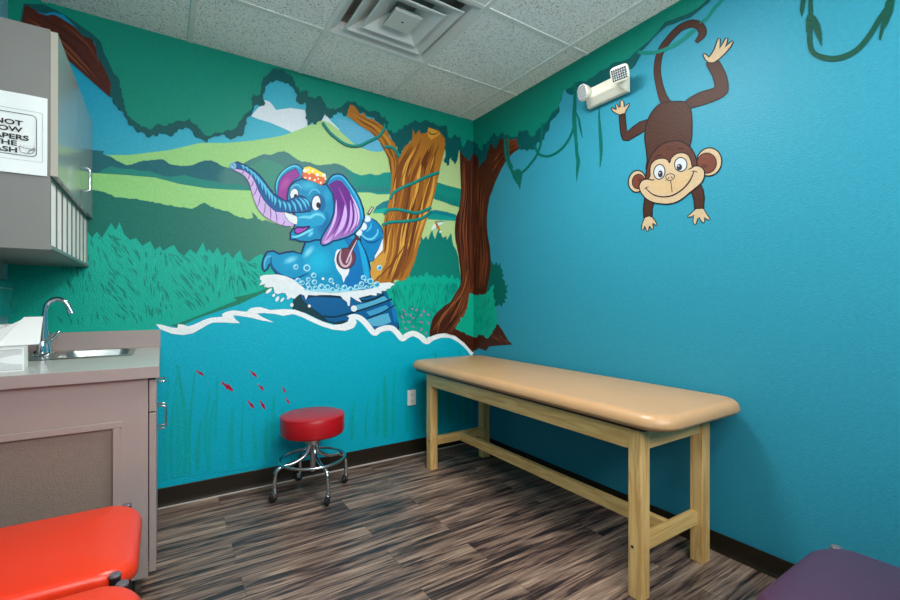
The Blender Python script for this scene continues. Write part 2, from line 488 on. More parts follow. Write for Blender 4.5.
# far light green hill
def meadow(px, py):
    t = min(max((px-100)/330, 0), 1)
    return (138+32*t, 200-4*t, 122+12*t)
K.poly([(-10, 156), (60, 155), (93, 155), (130, 155), (170, 150), (200, 143), (225, 143), (250, 141), (270, 138), (285, 135), (303, 128), (321, 120), (330, 123), (340, 131), (353, 143), (360, 147), (367, 150), (376, 152), (383, 151), (400, 146), (474, 140), (474, 300), (-10, 300)], meadow, grid=22)
K.up()
# wedge of blue sky beside the hill crest
K.poly([(352, 122), (371, 132), (379, 142), (384, 150), (372, 151.5), (362, 147), (350, 139), (340, 130), (336, 118)], (92, 168, 200))
K.up()
# distant tree band
def band(px, py):
    if px > 345: return (14, 132, 122)
    if px > 225: return (62, 118, 116)
    return (18, 96, 106)
bt = [(-10, 150), (94, 150), (103, 154), (111, 157), (119, 162), (128, 165), (136, 163), (142.5, 161), (152, 160), (163, 159.5), (170, 164), (176, 165.5), (184, 166), (192.5, 165), (203, 161), (213, 161), (222, 166), (228, 168), (234, 167), (241, 165), (249, 160), (258, 156.5), (264, 154), (271, 155), (280, 151.6), (286, 152), (291, 155), (300, 161), (308, 162), (318, 165), (328, 164.5), (337, 163.5), (345, 167), (354, 173), (362, 175), (370, 174), (378, 175), (384, 172.5), (392, 172.5)]
K.poly([(p.x, p.y+R.uniform(-.35, .35)) for p in catmull([Vector(q) for q in bt], 4)]+[(392, 194), (390, 194), (378, 194.5), (370, 192.5), (358, 192.5), (300, 193), (274, 192), (250, 190.5), (225, 189.5), (205, 188), (180, 184), (155, 177.5), (126, 175), (94, 173), (-10, 172)], band, grid=10)
K.up()
K.poly([(98, 173), (104, 169), (112, 166), (118, 168), (125, 169), (133, 169), (140, 171), (148, 171), (155, 173), (163, 176), (170, 177), (178, 176), (185, 175), (195, 178), (205, 180), (214, 181), (222, 184), (240, 184), (252, 188), (250, 190.3), (225, 189.3), (205, 187.8), (180, 183.8), (155, 177.3), (126, 174.8)], (24, 128, 116))
K.poly([(244, 168), (250, 166), (258, 162), (264, 159), (272, 161), (280, 164), (288, 170), (300, 172), (330, 176), (352, 184), (352, 192), (274, 191.5), (262, 190), (254, 180)], (58, 134, 116))
for i in range(26):
    x = 352+i*1.5+R.uniform(-.4, .4); h = R.uniform(3, 8)
    K.ribbon([(x, 192-R.uniform(0, 1)), (x+.4, 192-h)], [1.1, .5], (44, 108, 114))
# right of the golden trunk
K.poly([(430, 180), (438.7, 182.7), (446.7, 185.3), (453, 187), (461, 189), (461, 207.5), (458, 207), (450.7, 205), (441, 200.7), (430, 198)], (8, 128, 116))
for i in range(11):
    x = 436+i*2.1; h = R.uniform(4, 9)
    K.ribbon([(x, 200+i*.6), (x+.4, 200+i*.6-h)], [1.2, .5], (4, 104, 102), dl=1)
K.poly([(372.7, 213.3), (376, 206.7), (382.7, 202), (389, 200), (392, 212)], (22, 118, 130))
K.poly([(372.7, 213.3), (376, 210), (384, 208), (392, 209), (392, 213)], (12, 158, 142), )
K.poly([(426, 211), (436, 210), (446.7, 212), (456, 214.7), (456, 221), (428, 219.3)], (6, 116, 128))
K.up()
K.poly([(426, 215), (436, 214), (447, 216), (456, 218), (456, 221), (428, 219.3)], (10, 140, 132))
K.up()
# middle dark bushes
def bush(px, py):
    t = min(max((px-95)/190, 0), 1); t = t*t
    return (4+70*t, 104+18*t, 92+14*t)
mb = [(-10, 188), (94, 190), (104, 192), (113, 196), (124, 198), (134, 199), (148, 201), (163, 204.6), (178, 207), (192.5, 208.7), (199, 205), (205, 202.5), (211, 207), (217.5, 208.7), (225, 211), (232, 213.5), (238, 216.5), (248, 219), (253, 218), (252, 212), (257, 217), (261.5, 221), (265, 220), (281, 225.5), (289, 226), (300, 235), (312, 245), (312, 290), (-10, 290)]
K.poly(rough(mb, 3, .9, R, 95, 285), bush, grid=16)
K.up()
# tall grass, left
gl = [(-10, 236), (80, 236), (88, 232), (92, 238), (96.7, 232), (102, 238), (111, 223), (116, 230), (119.6, 222), (124, 234), (130, 240), (136, 238), (142.5, 246), (150, 241), (155, 250), (160, 246), (163, 251), (169, 247), (174, 245), (178, 252), (184, 256), (190, 249), (196, 254), (203, 242), (206, 252), (209, 249), (213, 254), (217.5, 247), (222, 256), (228, 252), (233, 259), (236, 254), (240, 250), (243, 259), (249, 262), (255, 257), (261, 254), (266, 258), (272, 266), (285, 274), (285, 291), (265, 291), (240, 304), (217, 311.7), (178, 328), (157, 332), (157, 362), (-10, 370)]
GR = (0, 164, 144)
K.poly(gl, GR)
K.up()
def blades(n, x0, x1, top, bot, c, lean, wmax=1.7):
    for i in range(n):
        x = R.uniform(x0, x1); y0, y1 = top(x), bot(x)
        if y1-y0 < 6: continue
        y = R.uniform(y0+3, y1-2); h = R.uniform(5, 12); l = lean(x)*h
        if y-h < y0+1: h = y-y0-1
        w_ = R.uniform(.6, wmax)
        K.ribbon([(x, y), (x+l*.35+R.uniform(-.6, .6), y-h*.5), (x+l, y-h)], [.2, w_, .2], c, smooth=2)
def lerpf(pts):
    def f(x):
        for (a, b), (c, d) in zip(pts, pts[1:]):
            if a <= x <= c: return b+(d-b)*(x-a)/(c-a)
        return pts[0][1] if x < pts[0][0] else pts[-1][1]
    return f
topL = lerpf([(60, 245), (90, 238), (112, 230), (130, 243), (165, 252), (210, 254), (262, 263)])
botL = lerpf([(60, 330), (150, 326), (178, 322), (217, 306), (262, 290)])
blades(300, 62, 262, topL, botL, (0, 126, 110), lambda x: -0.45+0.5*math.sin(x*0.09), 2.3)
K.up()
blades(130, 62, 262, topL, botL, (10, 176, 154), lambda x: -0.35+0.5*math.sin(x*0.09), 1.1)
K.up()
# dark green bank and water
K.poly([(156, 324), (178, 327), (217, 311), (240, 303.4), (262, 293), (300, 286), (400, 300), (402, 336), (412, 332), (427, 336), (474, 336), (474, 500), (-10, 500), (-10, 372), (156, 350)], WATER)
K.up()
K.poly([(170, 325), (178, 323.5), (200, 315), (225, 305), (237, 300), (233, 297.5), (246, 295), (257, 292), (270, 287), (272, 290), (262, 293.5), (240, 304), (217, 311.7), (195, 319), (178, 328)], (16, 118, 92))
K.up()
# right bushes
db = [(408, 280), (412, 262), (417, 249), (420, 243), (421, 236), (423, 240), (426, 236), (428, 240), (430, 234), (432, 230), (433.5, 236), (435, 239), (437, 232), (439, 229), (441, 234), (442.7, 238), (446, 236), (446.7, 240), (449, 236), (451, 233), (452, 240), (453, 245), (456, 250), (458, 256.7), (461, 282), (461, 290), (405, 290)]
K.poly(db, lambda x, y: (4, 112+(y-230)*.15, 104), grid=14)
K.up()
gr = [(386, 291), (390, 283), (392, 276.7), (394, 282.7), (398, 281), (400.7, 275), (402.7, 281), (406, 279), (408.7, 274), (411, 278), (414.7, 275.5), (417, 278), (420, 274.5), (423, 277), (426.7, 271.5), (429, 276), (432, 275), (435, 278), (438.7, 275.5), (441, 278), (443, 273.7), (446.7, 276.7), (449, 279), (452, 274), (454, 280), (458, 277), (461, 284), (460, 292), (455, 300), (445, 308), (434, 318), (430, 330), (426, 340), (414, 333), (401, 338), (398, 320)]
K.poly(gr, (0, 160, 136))
K.up()
topR = lerpf([(386, 292), (400, 282), (460, 282)]); botR = lerpf([(386, 292), (396, 312), (402, 334), (428, 334), (436, 316), (460, 294)])
blades(150, 392, 458, topR, botR, (0, 128, 112), lambda x: 0.25*math.sin(x*.2), 1.3)
K.up()
for (x, y) in [(424, 311), (421, 315), (428, 315), (421, 322), (429, 323), (421, 329), (425, 333), (414, 318), (409, 322), (413, 327), (406, 329), (404, 322), (410, 315), (417, 310), (406, 314), (402, 317), (416, 334), (408, 334), (403, 310), (412, 308)]:
    for q in range(4): K.blob(x+R.uniform(-1.1, 1.1), y+R.uniform(-1.1, 1.1), .8, .7, (150+R.uniform(-25, 25), 104, 176), n=7)
K.up()
# seaweed under the water line
for (x, y0, y1, wd, b) in [(165, 378, 480, 4, 4), (172, 370, 478, 3, 6), (178, 385, 476, 6, -3), (185, 365, 474, 5, -8), (190, 372, 474, 3, 5), (198, 420, 470, 4, 3), (209, 400, 470, 4, 5), (216, 374, 440, 2.5, 2), (206, 390, 455, 3, 4), (231, 405, 468, 5, 2), (242, 400, 462, 2, 1), (255, 425, 462, 4, -2), (266, 415, 460, 3, 1), (273, 395, 445, 4.5, 1), (281, 408, 440, 2, 2), (352, 400, 440, 3, 2), (366, 395, 438, 2, 3), (377, 390, 436, 4, 1), (385, 375, 438, 5, -1), (393, 365, 436, 2.5, 2), (424, 360, 430, 6, 2), (438, 350, 428, 5, -3), (450, 358, 424, 6, 3), (460, 350, 424, 4, -1), (467, 360, 424, 5, 1), (407, 385, 432, 3, 2)]:
    c = (0, 160, 160) if R.random() < .6 else (4, 156, 146)
    wd *= 1.7; K.ribbon([(x+b, y0), (x+b*.2, y0+(y1-y0)*.35), (x-b*.2, y0+(y1-y0)*.7), (x, y1)], [wd*.3, wd*.7, wd, wd*.6], c, smooth=4, edge=(0, 164, 184))
K.up()
# white surf line
SURF = (230, 234, 236)
K.poly([(156, 324), (161.7, 324.7), (171.7, 327.5), (177.5, 328), (178, 324), (183, 324.5), (188, 326.3), (194, 324.5), (200, 321.7), (206, 319), (211.7, 317.5), (222.5, 316.7), (222, 314.5), (223, 313.3), (227, 311.5), (233, 310.3), (240, 311), (246.7, 311.7), (250, 308.3), (255, 307.3), (260, 307), (270, 310), (283, 309), (295, 309.7), (305, 313.3), (316.7, 319), (325, 322.5), (333, 325), (341.7, 324), (347.5, 321.7), (349, 318), (346.7, 315.8), (353, 315), (356, 321), (356.7, 322), (355, 326), (353, 328), (345, 330.8), (333, 329.7), (323, 326.7), (313, 322.5), (301.7, 317), (293, 314), (283, 315.8), (275, 314), (264, 313), (256.7, 313.3), (262, 317), (274, 322.5), (262, 320.5), (250, 317.5), (240, 316), (233, 315.3), (235, 319), (240, 323), (232, 323), (225, 322.5), (213, 322.5), (208, 324.5), (203, 327.5), (193, 333.3), (183, 335), (171.7, 333.7), (160, 329)], SURF)
K.up(.5)
K.ribbon([(349, 317), (355, 316.5), (361, 319), (367, 325), (374, 333), (379, 330), (386, 328), (392, 328.5), (397, 333), (402, 338.5), (407, 335.5), (413, 333.5), (420, 336.5), (426, 341.5), (431, 338.5), (437, 336), (443, 334.8), (451, 335.5), (458, 339), (464, 343.5), (469, 348.5), (472.5, 354)], [4, 5]+[5.6]*19+[5.2], SURF, smooth=4)
K.up(.5)
# canopy over everything: dark fringe then mid green
DK = (0, 80, 82); MD = (0, 130, 110)
K.lv = 24
dark = [(-10, -20), (-10, 34), (24, 29), (27, 22), (26, 9), (45, 14), (54, 12), (64, 15), (75, 26), (82, 37), (95, 42), (97.5, 57), (108, 75), (110.5, 97), (113, 103), (117.5, 108), (122, 111), (124, 116), (127.5, 120), (129, 126), (134, 127), (136, 131), (141, 132), (146, 135), (150, 137.5), (154, 134.5), (157.5, 136.5), (159, 133), (164, 134), (171, 137), (175, 133), (180, 129), (185, 127.5), (191, 130), (198, 138), (207.5, 143), (211, 138), (217, 136.5), (225, 135), (229, 138), (232.5, 139), (238, 136), (244, 134), (245, 126), (247, 118), (252, 115), (254, 109), (256, 105), (260, 107), (264, 106), (263, 97), (265, 87.5), (270, 82), (277, 80), (285, 84), (290, 86), (295, 92.5), (296, 102), (299, 104), (305, 102.5), (306, 116), (308, 126), (312, 122), (316, 125), (321, 121), (325, 114), (329, 119), (332.5, 118), (337, 112), (346, 116), (350, 112), (365, 114), (378, 122), (387, 130), (391, 141), (397, 150), (400, 157), (404, 148.7), (412, 140.7), (420, 138), (436, 138), (444.7, 139), (444, 159), (446.7, 166), (449, 160), (451, 157), (454.7, 164.7), (457, 160), (458.7, 150), (464, 156.7), (466, 158), (469, 162), (471, 157), (474, 152.7), (474, -20)]
K.poly(rough(dark, 3.2, 1.9, R, 108, 460), DK)
K.up()
mid = [(-10, -20), (-10, 26), (20, 24), (22, 14), (24, 4), (44, 5), (57, 11), (66, 16), (75, 22), (82, 27), (92, 34), (101, 42), (104, 53), (110, 65), (114, 74), (120, 82), (121, 92), (124, 102), (127, 112), (132, 120), (141, 127), (150, 130), (154, 127), (160, 124), (167, 126), (175, 122), (183, 122), (190, 119), (198, 128), (207, 136), (213, 134), (225, 131), (231, 131), (235, 128), (240, 121), (245, 114), (251, 110), (252, 101), (252.5, 94), (256, 96), (260, 95), (261, 86), (262.5, 80), (268, 74), (275, 68.5), (280, 69), (285, 72.5), (291, 76), (295, 82.5), (298, 88), (300, 94), (306, 90), (308, 97), (315, 99), (320, 96), (326, 107), (331, 109), (335, 110), (342, 106.5), (347.5, 101), (353, 102), (357, 104.7), (362.7, 106.7), (368, 112), (375, 110), (380, 114), (383, 118), (385.5, 114.5), (388, 131), (391, 130), (394.7, 133), (398, 129.5), (401, 129.5), (406, 125), (408, 126), (410.7, 123), (414.7, 120), (418, 122.5), (422.7, 121.5), (428, 121), (433, 122.7), (440, 126.7), (446.7, 126.3), (447.5, 136.7), (450.7, 139), (453, 136), (455, 134), (457, 138), (460, 137), (461, 145), (462.7, 148), (465, 144), (467, 139.5), (470, 141), (474, 142), (474, -20)]
K.poly(rough(mid, 3.2, 1.7, R, 112, 460), MD)
wb = ([(-2.85, 0, 0), (0, 0, 0), (0, 0, H+0.3), (-2.85, 0, H+0.3)], [(0, 1, 2, 3)], WATER)
wall_back = K.build('wall_back', base=wb)
bmt = mkbox(XL-0.1, 0.1, 0.002, 0.1, 0, H+0.3)
obj('wall_core', bmt, M['wallteal'], wall_back)

# --- trees of the back wall
def bark(K, Lp, Rp, n, cols, seed, wmax=2.4):
    r = random.Random(seed)
    def at(P, t):
        i = t*(len(P)-1); k = min(int(i), len(P)-2); f = i-k
        return (P[k][0]+(P[k+1][0]-P[k][0])*f, P[k][1]+(P[k+1][1]-P[k][1])*f)
    for i in range(n):
        u = r.uniform(.05, .95); v0 = r.uniform(0, .85); v1 = min(1, v0+r.uniform(.2, .55)); pts = []; m = 7
        ph = r.uniform(0, 6); am = r.uniform(0, .03)
        for k in range(m):
            v = v0+(v1-v0)*k/(m-1); uu = min(max(u+am*math.sin(v*14+ph), .03), .97)
            a, b = at(Lp, v), at(Rp, v); pts.append((a[0]+(b[0]-a[0])*uu, a[1]+(b[1]-a[1])*uu))
        w_ = r.uniform(.6, wmax)
        K.ribbon(pts, [.15, w_*.5, w_*.8, w_, w_*.9, w_*.5, .15], cols[i % len(cols)], smooth=2)
T = Paint('back', 26)
T.poly([(25, 5), (33, 9), (40, 14), (47, 16), (54, 15), (62, 19), (75, 27.5), (82, 36), (92.5, 40), (96, 48), (97.5, 57.5), (103, 66), (107.5, 75), (111, 84), (110, 97.5), (88, 78), (65, 57.5), (57.5, 45), (40, 36), (22, 24)], (76, 30, 20))
T.up()
for p, c in (([(26, 18), (45, 30), (62, 42), (78, 58), (98, 80)], (118, 62, 34)), ([(34, 14), (56, 26), (74, 38), (92, 52)], (58, 22, 16)), ([(40, 27), (60, 36), (84, 60), (106, 90)], (56, 22, 16)), ([(60, 22), (78, 36), (90, 48), (100, 66)], (104, 52, 30)), ([(34, 28), (54, 40), (72, 58), (90, 76)], (124, 70, 36))):
    T.ribbon(p, [.3]+[1.8]*(len(p)-2)+[.3], c, smooth=3)
T.build('painted_branch', wall_back, label='dark brown painted bough under the leaves above the cabinet')

T = Paint('back', 26)
T.poly([(350, 104.7), (354, 106), (357, 110), (358.7, 112.7), (361, 115), (364, 112.7), (365.5, 117), (368, 119), (372, 118.7), (377, 123), (381, 124.7), (385, 128.7), (388, 133), (389, 137), (394.7, 144), (397, 150), (400, 156.7), (402, 152), (404, 147), (409, 143), (412, 139), (412.5, 128.7), (415, 135), (418.7, 130), (421, 134), (426.7, 132.7), (428, 127.3), (433, 129), (438.7, 131), (444.7, 139), (444.5, 147), (444, 151), (440, 167), (438.7, 174.7), (435, 190.7), (430.7, 208), (425, 224), (420, 240), (414.7, 260.7), (408, 277), (402, 281), (394, 279), (390, 284), (384, 286), (374, 283), (371, 279), (370, 272), (372, 262), (378, 255), (382.7, 250), (383, 232.7), (382.5, 228), (384, 218.7), (388, 205), (390.7, 189), (391, 180), (390.7, 170.7), (388.7, 160), (384, 150), (378.7, 140.7), (370.7, 132.7), (360, 126), (346.7, 116), (348, 110)], (164, 104, 34))
T.up()
Lp = [(413, 138), (405, 150), (396, 165), (391, 180), (390, 192), (386, 212), (383, 232), (383, 250), (374, 280)]
Rp = [(441, 133), (444, 146), (441, 160), (438, 172), (434, 192), (429, 212), (420, 240), (413, 264), (404, 280)]
bark(T, Lp, Rp, 75, [(98, 50, 18), (120, 66, 22), (204, 148, 62), (142, 84, 28), (130, 72, 26)], 3, 4.2)
Lp = [(405, 150), (402, 170)]; Rp = [(443, 140), (439, 168)]
bark(T, [(349, 108), (362, 117), (376, 124), (388, 137), (399, 158), (396, 175)], [(348, 115), (360, 125), (372, 133), (381, 145), (388, 160), (391, 175)], 26, [(104, 56, 18), (190, 130, 44), (120, 68, 24)], 11, 1.8)
T.up()
T.poly([(428, 128), (433, 129.5), (438, 132), (440, 134), (436, 137), (431, 140), (428, 137), (427, 132)], (204, 146, 52))
T.ribbon([(427.5, 131), (430, 134), (434, 134.5), (438, 132.5)], [.3, 1, 1, .3], (52, 26, 12), smooth=3, dl=1)
T.poly([(372, 262), (376, 258), (384, 252), (386, 262), (380, 274), (372, 282), (370, 272)], (200, 146, 60))
T.ribbon([(372, 283), (384, 272), (396, 258), (408, 240)], [.5, 1.2, 1.4, .5], (110, 58, 22), smooth=3, dl=1)
T.ribbon([(391, 284), (400, 262), (408, 240)], [2, 3.4, 1], (116, 62, 28), smooth=3, dl=1)
T.up(2)
VN = (6, 128, 118)
for p in ([(438.7, 172), (425, 177), (414.7, 182), (402.7, 187), (393, 192.7), (390, 199)], [(384, 214), (388, 210), (396, 209), (406.7, 211), (416, 212.7), (425, 210), (430.7, 207)], [(382, 225), (389, 222), (405, 221), (418.7, 219), (426.7, 214.7), (430, 210.7)], [(384, 146.7), (390.7, 147), (396, 151), (399, 157)], [(322.5, 122.5), (327, 129), (332.5, 135), (345, 144), (357.5, 145.8), (369, 141), (378.7, 136), (383, 130), (384.7, 124)]):
    T.ribbon([(a, b+.7) for a, b in p], 2.9, (0, 78, 80), smooth=4)
    T.ribbon(p, 2.2, VN, smooth=4, dl=1)
T.build('painted_tree', wall_back, label='golden brown painted tree trunk wound with green vines')

T = Paint('back', 26)
T.poly([(458.7, 140), (459.5, 155), (460, 172), (460.7, 190), (460, 200), (458.7, 210), (456, 216), (455, 223), (454.5, 231), (455, 239), (458, 254), (460, 270), (460.5, 281), (459, 291), (455, 298), (450, 302), (445, 305), (436, 313), (432.5, 318), (431, 322.7), (429.5, 330), (429, 337), (437, 334), (445, 333), (455, 336), (464, 343), (472, 352), (474, 352), (474, 140)], (66, 28, 14))
T.up()
bark(T, [(459, 150), (461, 190), (455, 228), (458, 256), (461, 282), (446, 306), (430, 330)], [(474, 150), (474, 190), (474, 230), (474, 260), (474, 285), (470, 312), (452, 336)], 60, [(96, 48, 26), (44, 18, 10), (118, 62, 34)], 21, 1.5)
T.up()
T.ribbon([(467, 270), (465, 283), (460, 296), (450, 307), (441, 318), (437, 333)], [.4, 1, 1.2, 1, .9, .4], (150, 84, 36), smooth=4)
T.ribbon([(462, 296), (458, 306), (454, 314), (450, 322)], [.4, .9, .9, .4], (150, 84, 36), smooth=4)
T.up()
T.poly(dark[-11:-1]+[(474, 135), (445, 135)], DK)
T.up()
T.poly([(446.7, 126.3), (447.5, 136.7), (450.7, 139), (453, 136), (455, 134), (457, 138), (460, 137), (461, 145), (462.7, 148), (465, 144), (467, 139.5), (470, 141), (474, 142), (474, 120)], MD)
T.poly(rough([(469, 293), (471, 293.5), (474, 294), (474, 337), (468, 335), (462.7, 332), (458, 330), (454.7, 328), (457, 324), (460, 320), (460, 317), (463, 317), (465, 312), (467, 307)], 2.6, 1.1, R, 0, 470), (6, 158, 132))
T.build('painted_tree', wall_back, label='left half of the dark brown painted tree in the corner')

# hummingbird
T = Paint('back', 28)
T.poly([(434, 224), (431.5, 227), (430.5, 231), (433, 229.5), (435.5, 228), (439, 226), (443, 223.5), (446, 222), (441, 222), (438, 223)], (206, 222, 214))
T.ribbon([(434.5, 220.5), (436, 224), (438, 228), (439.8, 230.5)], [.4, 1.9, 2.2, .6], (176, 102, 36), smooth=3, dl=1)
T.ribbon([(436, 222), (441, 221.3), (445, 222)], [.8, .7, .3], (20, 110, 104), dl=1)
T.poly([(439.3, 230.8), (441.8, 231.3), (440.3, 233), (438.8, 232.4)], (206, 222, 214))
T.build('painted_bird', wall_back, label='small orange and white painted bird between the trunks')

# fish
for (x, y, l, a) in [(200, 373, 9.5, 32), (227.5, 386.7, 15, 36), (253.5, 374, 9.5, 42), (261, 387.5, 8.5, 45), (251, 404.7, 10.5, 50), (262.5, 405, 10.5, 60), (284, 390, 7, 62), (287.5, 401, 7, 58)]:
    T = Paint('back', 14); ca, sa = math.cos(math.radians(a)), math.sin(math.radians(a))
    def q(u, v): return (x+(u*ca-v*sa)*l, y+(u*sa+v*ca)*l)
    T.poly([q(.5, .0), q(.35, -.09), q(.1, -.15), q(0, -.2), q(-.08, -.13), q(-.28, -.05), q(-.5, -.16), q(-.43, 0), q(-.5, .15), q(-.28, .05), q(-.06, .11), q(0, .19), q(.1, .12), q(.34, .09)], (172, 20, 62))
    T.ribbon([q(.45, 0), q(.1, -.06), q(-.4, -.03)], [.1, l*.06, .1], (92, 20, 70), dl=1)
    T.build('painted_fish', wall_back)
# ------------------------------------------------------------------ elephant
E1 = Paint('back', 16)
B0 = (0, 140, 184); B1 = (0, 80, 140); B2 = (0, 164, 204); LT = (132, 204, 224); OUT = (0, 46, 92)
# wash tub
T = Paint('back', 15)
T.poly([(294, 297), (300, 293), (317, 295), (342, 296), (367, 297), (385, 290), (390, 297), (397.5, 310), (399.5, 320), (398, 332), (392, 328), (386, 326), (380, 327), (374, 331), (366, 322), (358, 317), (352, 316), (348, 322), (338, 324), (322, 320), (305, 312), (293, 309)], (0, 88, 142), line=(4, 44, 58), lw=1.6)
T.up()
T.poly([(293, 309), (294, 300), (300, 293), (302, 299), (308, 305), (315, 310), (322, 315), (328, 321), (336, 322), (344, 320), (348, 322), (338, 325), (322, 321), (305, 312.5)], (6, 56, 66))
T.poly([(352, 306), (366, 303), (384, 296), (388, 300), (370, 308), (356, 311)], (80, 164, 198))
T.poly([(366, 320), (380, 315), (388, 313), (391, 322), (384, 325), (378, 326), (372, 326)], (84, 168, 200))
T.poly([(366, 312), (386, 305), (390, 309), (370, 316)], (60, 150, 190))
T.poly([(388, 296), (396, 310), (398, 322), (394, 322), (391, 308)], (20, 110, 176))
T.up()
for p, w_ in (([(323, 316), (333, 317), (343, 315), (367, 308), (392, 299)], 1.7), ([(367, 318.5), (380, 313.5), (395, 305)], 1.3), ([(305, 299), (310, 296.5), (317, 296), (330, 296.5), (341, 297.5), (345, 301)], 2), ([(356, 300), (364, 301), (374, 299), (384, 294)], 2.4)):
    T.ribbon(p, w_, (2, 44, 62), smooth=3)
T.build('painted_tub', wall_back, label='blue painted wash tub with dark bands')
# body
E1.poly([(306, 240), (301, 254), (293, 251.5), (285, 252.5), (279.5, 254), (273, 251), (267, 252), (263.5, 258), (262, 264), (262.5, 269), (264, 271.5), (267.5, 269), (269, 265), (270.5, 263), (272, 268), (276, 273), (283, 276.5), (292, 281), (300, 290), (316, 294), (350, 293), (370, 289), (371.3, 279), (370, 268), (367.5, 257), (364, 247), (360, 240), (352, 232), (330, 225)], B0, line=OUT, lw=2.0)
E1.up()
E1.poly([(342, 236), (356, 240), (362, 250), (366, 262), (368, 276), (368, 286), (352, 290), (338, 292), (346, 276), (352, 262), (348, 246)], (0, 108, 172))
E1.poly([(357, 240), (362, 247), (366, 258), (368.5, 272), (368, 284), (364, 276), (361, 258)], (20, 156, 206))
E1.blob(318, 262, 17, 16, (0, 172, 208), 0, B0)
E1.blob(290, 264, 13, 8, (0, 150, 194), 0, B0)
E1.up()
E1.blob(290.5, 260, 8.5, 4, LT, -22, (0, 146, 190)); E1.blob(308.5, 252, 9, 4, LT, -50, (0, 146, 190))
E1.ribbon([(264.5, 268), (265, 261), (268, 256.5), (273, 257)], [1, 2.8, 3, 1.5], (92, 184, 216), smooth=3, edge=B0)
E1.ribbon([(272, 256), (270.8, 261), (272.5, 267), (278, 273), (286, 277), (294, 279), (302, 276), (309, 273)], [1, 1.4, 1.8, 2.2, 2.4, 2.4, 2, .6], B1, smooth=3)
# raised arm with suds
E1.poly([(360, 236), (362, 228), (364, 222), (370, 218), (376, 221), (381, 227), (383.5, 235), (382, 242), (379, 248), (375.5, 254), (374, 260), (369, 262.5), (366, 253), (361, 243)], (0, 122, 178), line=OUT, lw=1)
E1.up()
E1.ribbon([(362, 238), (368, 242), (375, 242), (381, 237)], [.6, 2, 2, .6], B1, smooth=3, dl=.5)
E1.ribbon([(361, 234), (366, 238.5), (372, 239), (377, 234), (377.5, 229)], [1, 1.8, 2, 1.8, .8], (96, 190, 222), smooth=3)
E1.ribbon([(366, 232), (370, 228), (371, 223)], [.6, 2.4, .8], (60, 170, 210), smooth=3)
E1.poly([(383, 238), (383.2, 266), (381.5, 262), (381, 257), (379.6, 266), (378.6, 268), (377.5, 258), (376, 265), (374.6, 262), (374.5, 256), (378.5, 249)], (222, 224, 228), )
# far ear
E1.up()
EAR = [(276, 196), (274.8, 190), (275.5, 183), (277, 178.5), (279.5, 174.5), (285, 169), (290, 166), (294.5, 164.3), (298, 164.8), (301.5, 167.5), (303, 171), (302, 177), (296, 186), (290, 201), (283, 201)]
E1.poly(EAR, (10, 138, 184), line=OUT, lw=1); E1.up()
E1.poly([(277.8, 196), (278, 188), (279.5, 181), (282, 177), (286, 173.4), (291, 170.5), (295.5, 168.6), (298, 172), (299.8, 176.5), (294, 180), (290.5, 184), (288.8, 192), (290, 200), (285, 200.5)], (142, 50, 140), line=(20, 60, 120), lw=.8)
E1.up()
E1.blob(285, 184, 4.5, 9, (172, 76, 156), 30, (142, 50, 140))
E1.ribbon([(276.2, 190), (277, 182), (281, 174.5), (288, 168.3), (295, 166), (299.5, 169)], [.6, 1.3, 1.5, 1.5, 1.3, .6], (86, 196, 220), smooth=3)
# head
E1.up()
HEAD = [(289, 187), (294, 182), (301, 179), (308, 180), (315, 181), (321, 185), (327, 184), (331, 189), (333.5, 196), (335, 207), (333.5, 215), (330.5, 223), (325, 236), (320, 240), (315, 240), (309, 242), (300, 241.5), (295, 239.5), (290, 239.8), (290.2, 233), (294, 227), (297, 218), (288, 208), (287, 196)]
E1.poly(HEAD, (0, 130, 176), line=OUT, lw=1.8); E1.up()
E1.blob(327, 196, 6, 9, (24, 150, 190), 0, (0, 126, 172)); E1.blob(308, 186, 11, 6, (60, 170, 200), 0, (0, 130, 176))
E1.blob(324, 224, 7, 13, (0, 96, 152), 10, (0, 122, 170))
E1.ribbon([(290, 192), (293, 186), (298, 185), (302, 189)], [1, 2.4, 2.6, 1], (100, 196, 220), smooth=3, edge=(0, 126, 172))
E1.ribbon([(308, 196), (311, 191), (316, 189.5), (320, 194)], [1, 2, 2.4, 1], (90, 190, 216), smooth=3, edge=(0, 126, 172))
E1.up()
E1.blob(318, 204, 7.5, 10.5, B1, 0, (0, 104, 156)); E1.up(.5)
E1.blob(294, 194.3, 4.3, 5.8, (216, 220, 224), 8, line=OUT); E1.blob(316, 203.3, 4.5, 7.8, (216, 220, 224), 6, line=OUT)
E1.up(.5); E1.blob(295.4, 196.4, 1.8, 2.3, (30, 24, 30), n=12); E1.blob(318.1, 205.3, 2.2, 3, (24, 22, 30), n=12)
E1.up()
# snout and mouth
E1.poly([(296, 213), (303, 210), (312, 211), (318, 210), (324, 213), (326, 219), (322, 225), (312, 227), (303, 227.5), (296.5, 226)], (14, 146, 190))
E1.ribbon([(298, 218), (304, 217), (310, 217.5), (315, 214.5), (321, 215), (324.5, 219)], [1.5, 4, 4.5, 4.5, 4, 1.2], (112, 202, 222), smooth=3, edge=(14, 146, 190), dl=.5)
E1.up()
E1.poly([(293.5, 229), (297, 226.3), (303, 226.5), (310, 225.6), (309.5, 227.8), (305, 231.3), (298, 235), (294, 233.5)], (20, 24, 76))
E1.up(.5); E1.poly([(295.3, 229.3), (299, 228), (303, 228.6), (307.5, 227.3), (304, 230.6), (298, 233.6), (295.4, 232.3)], (152, 66, 170), smooth=2)
E1.ribbon([(291.5, 236), (295, 237), (301, 235), (308, 231.5), (313, 229)], [.7, 1.8, 2.2, 2.2, .8], (110, 206, 226), smooth=3)
E1.blob(310.5, 234, 4.5, 2.4, (120, 204, 224), -45, (0, 140, 186))
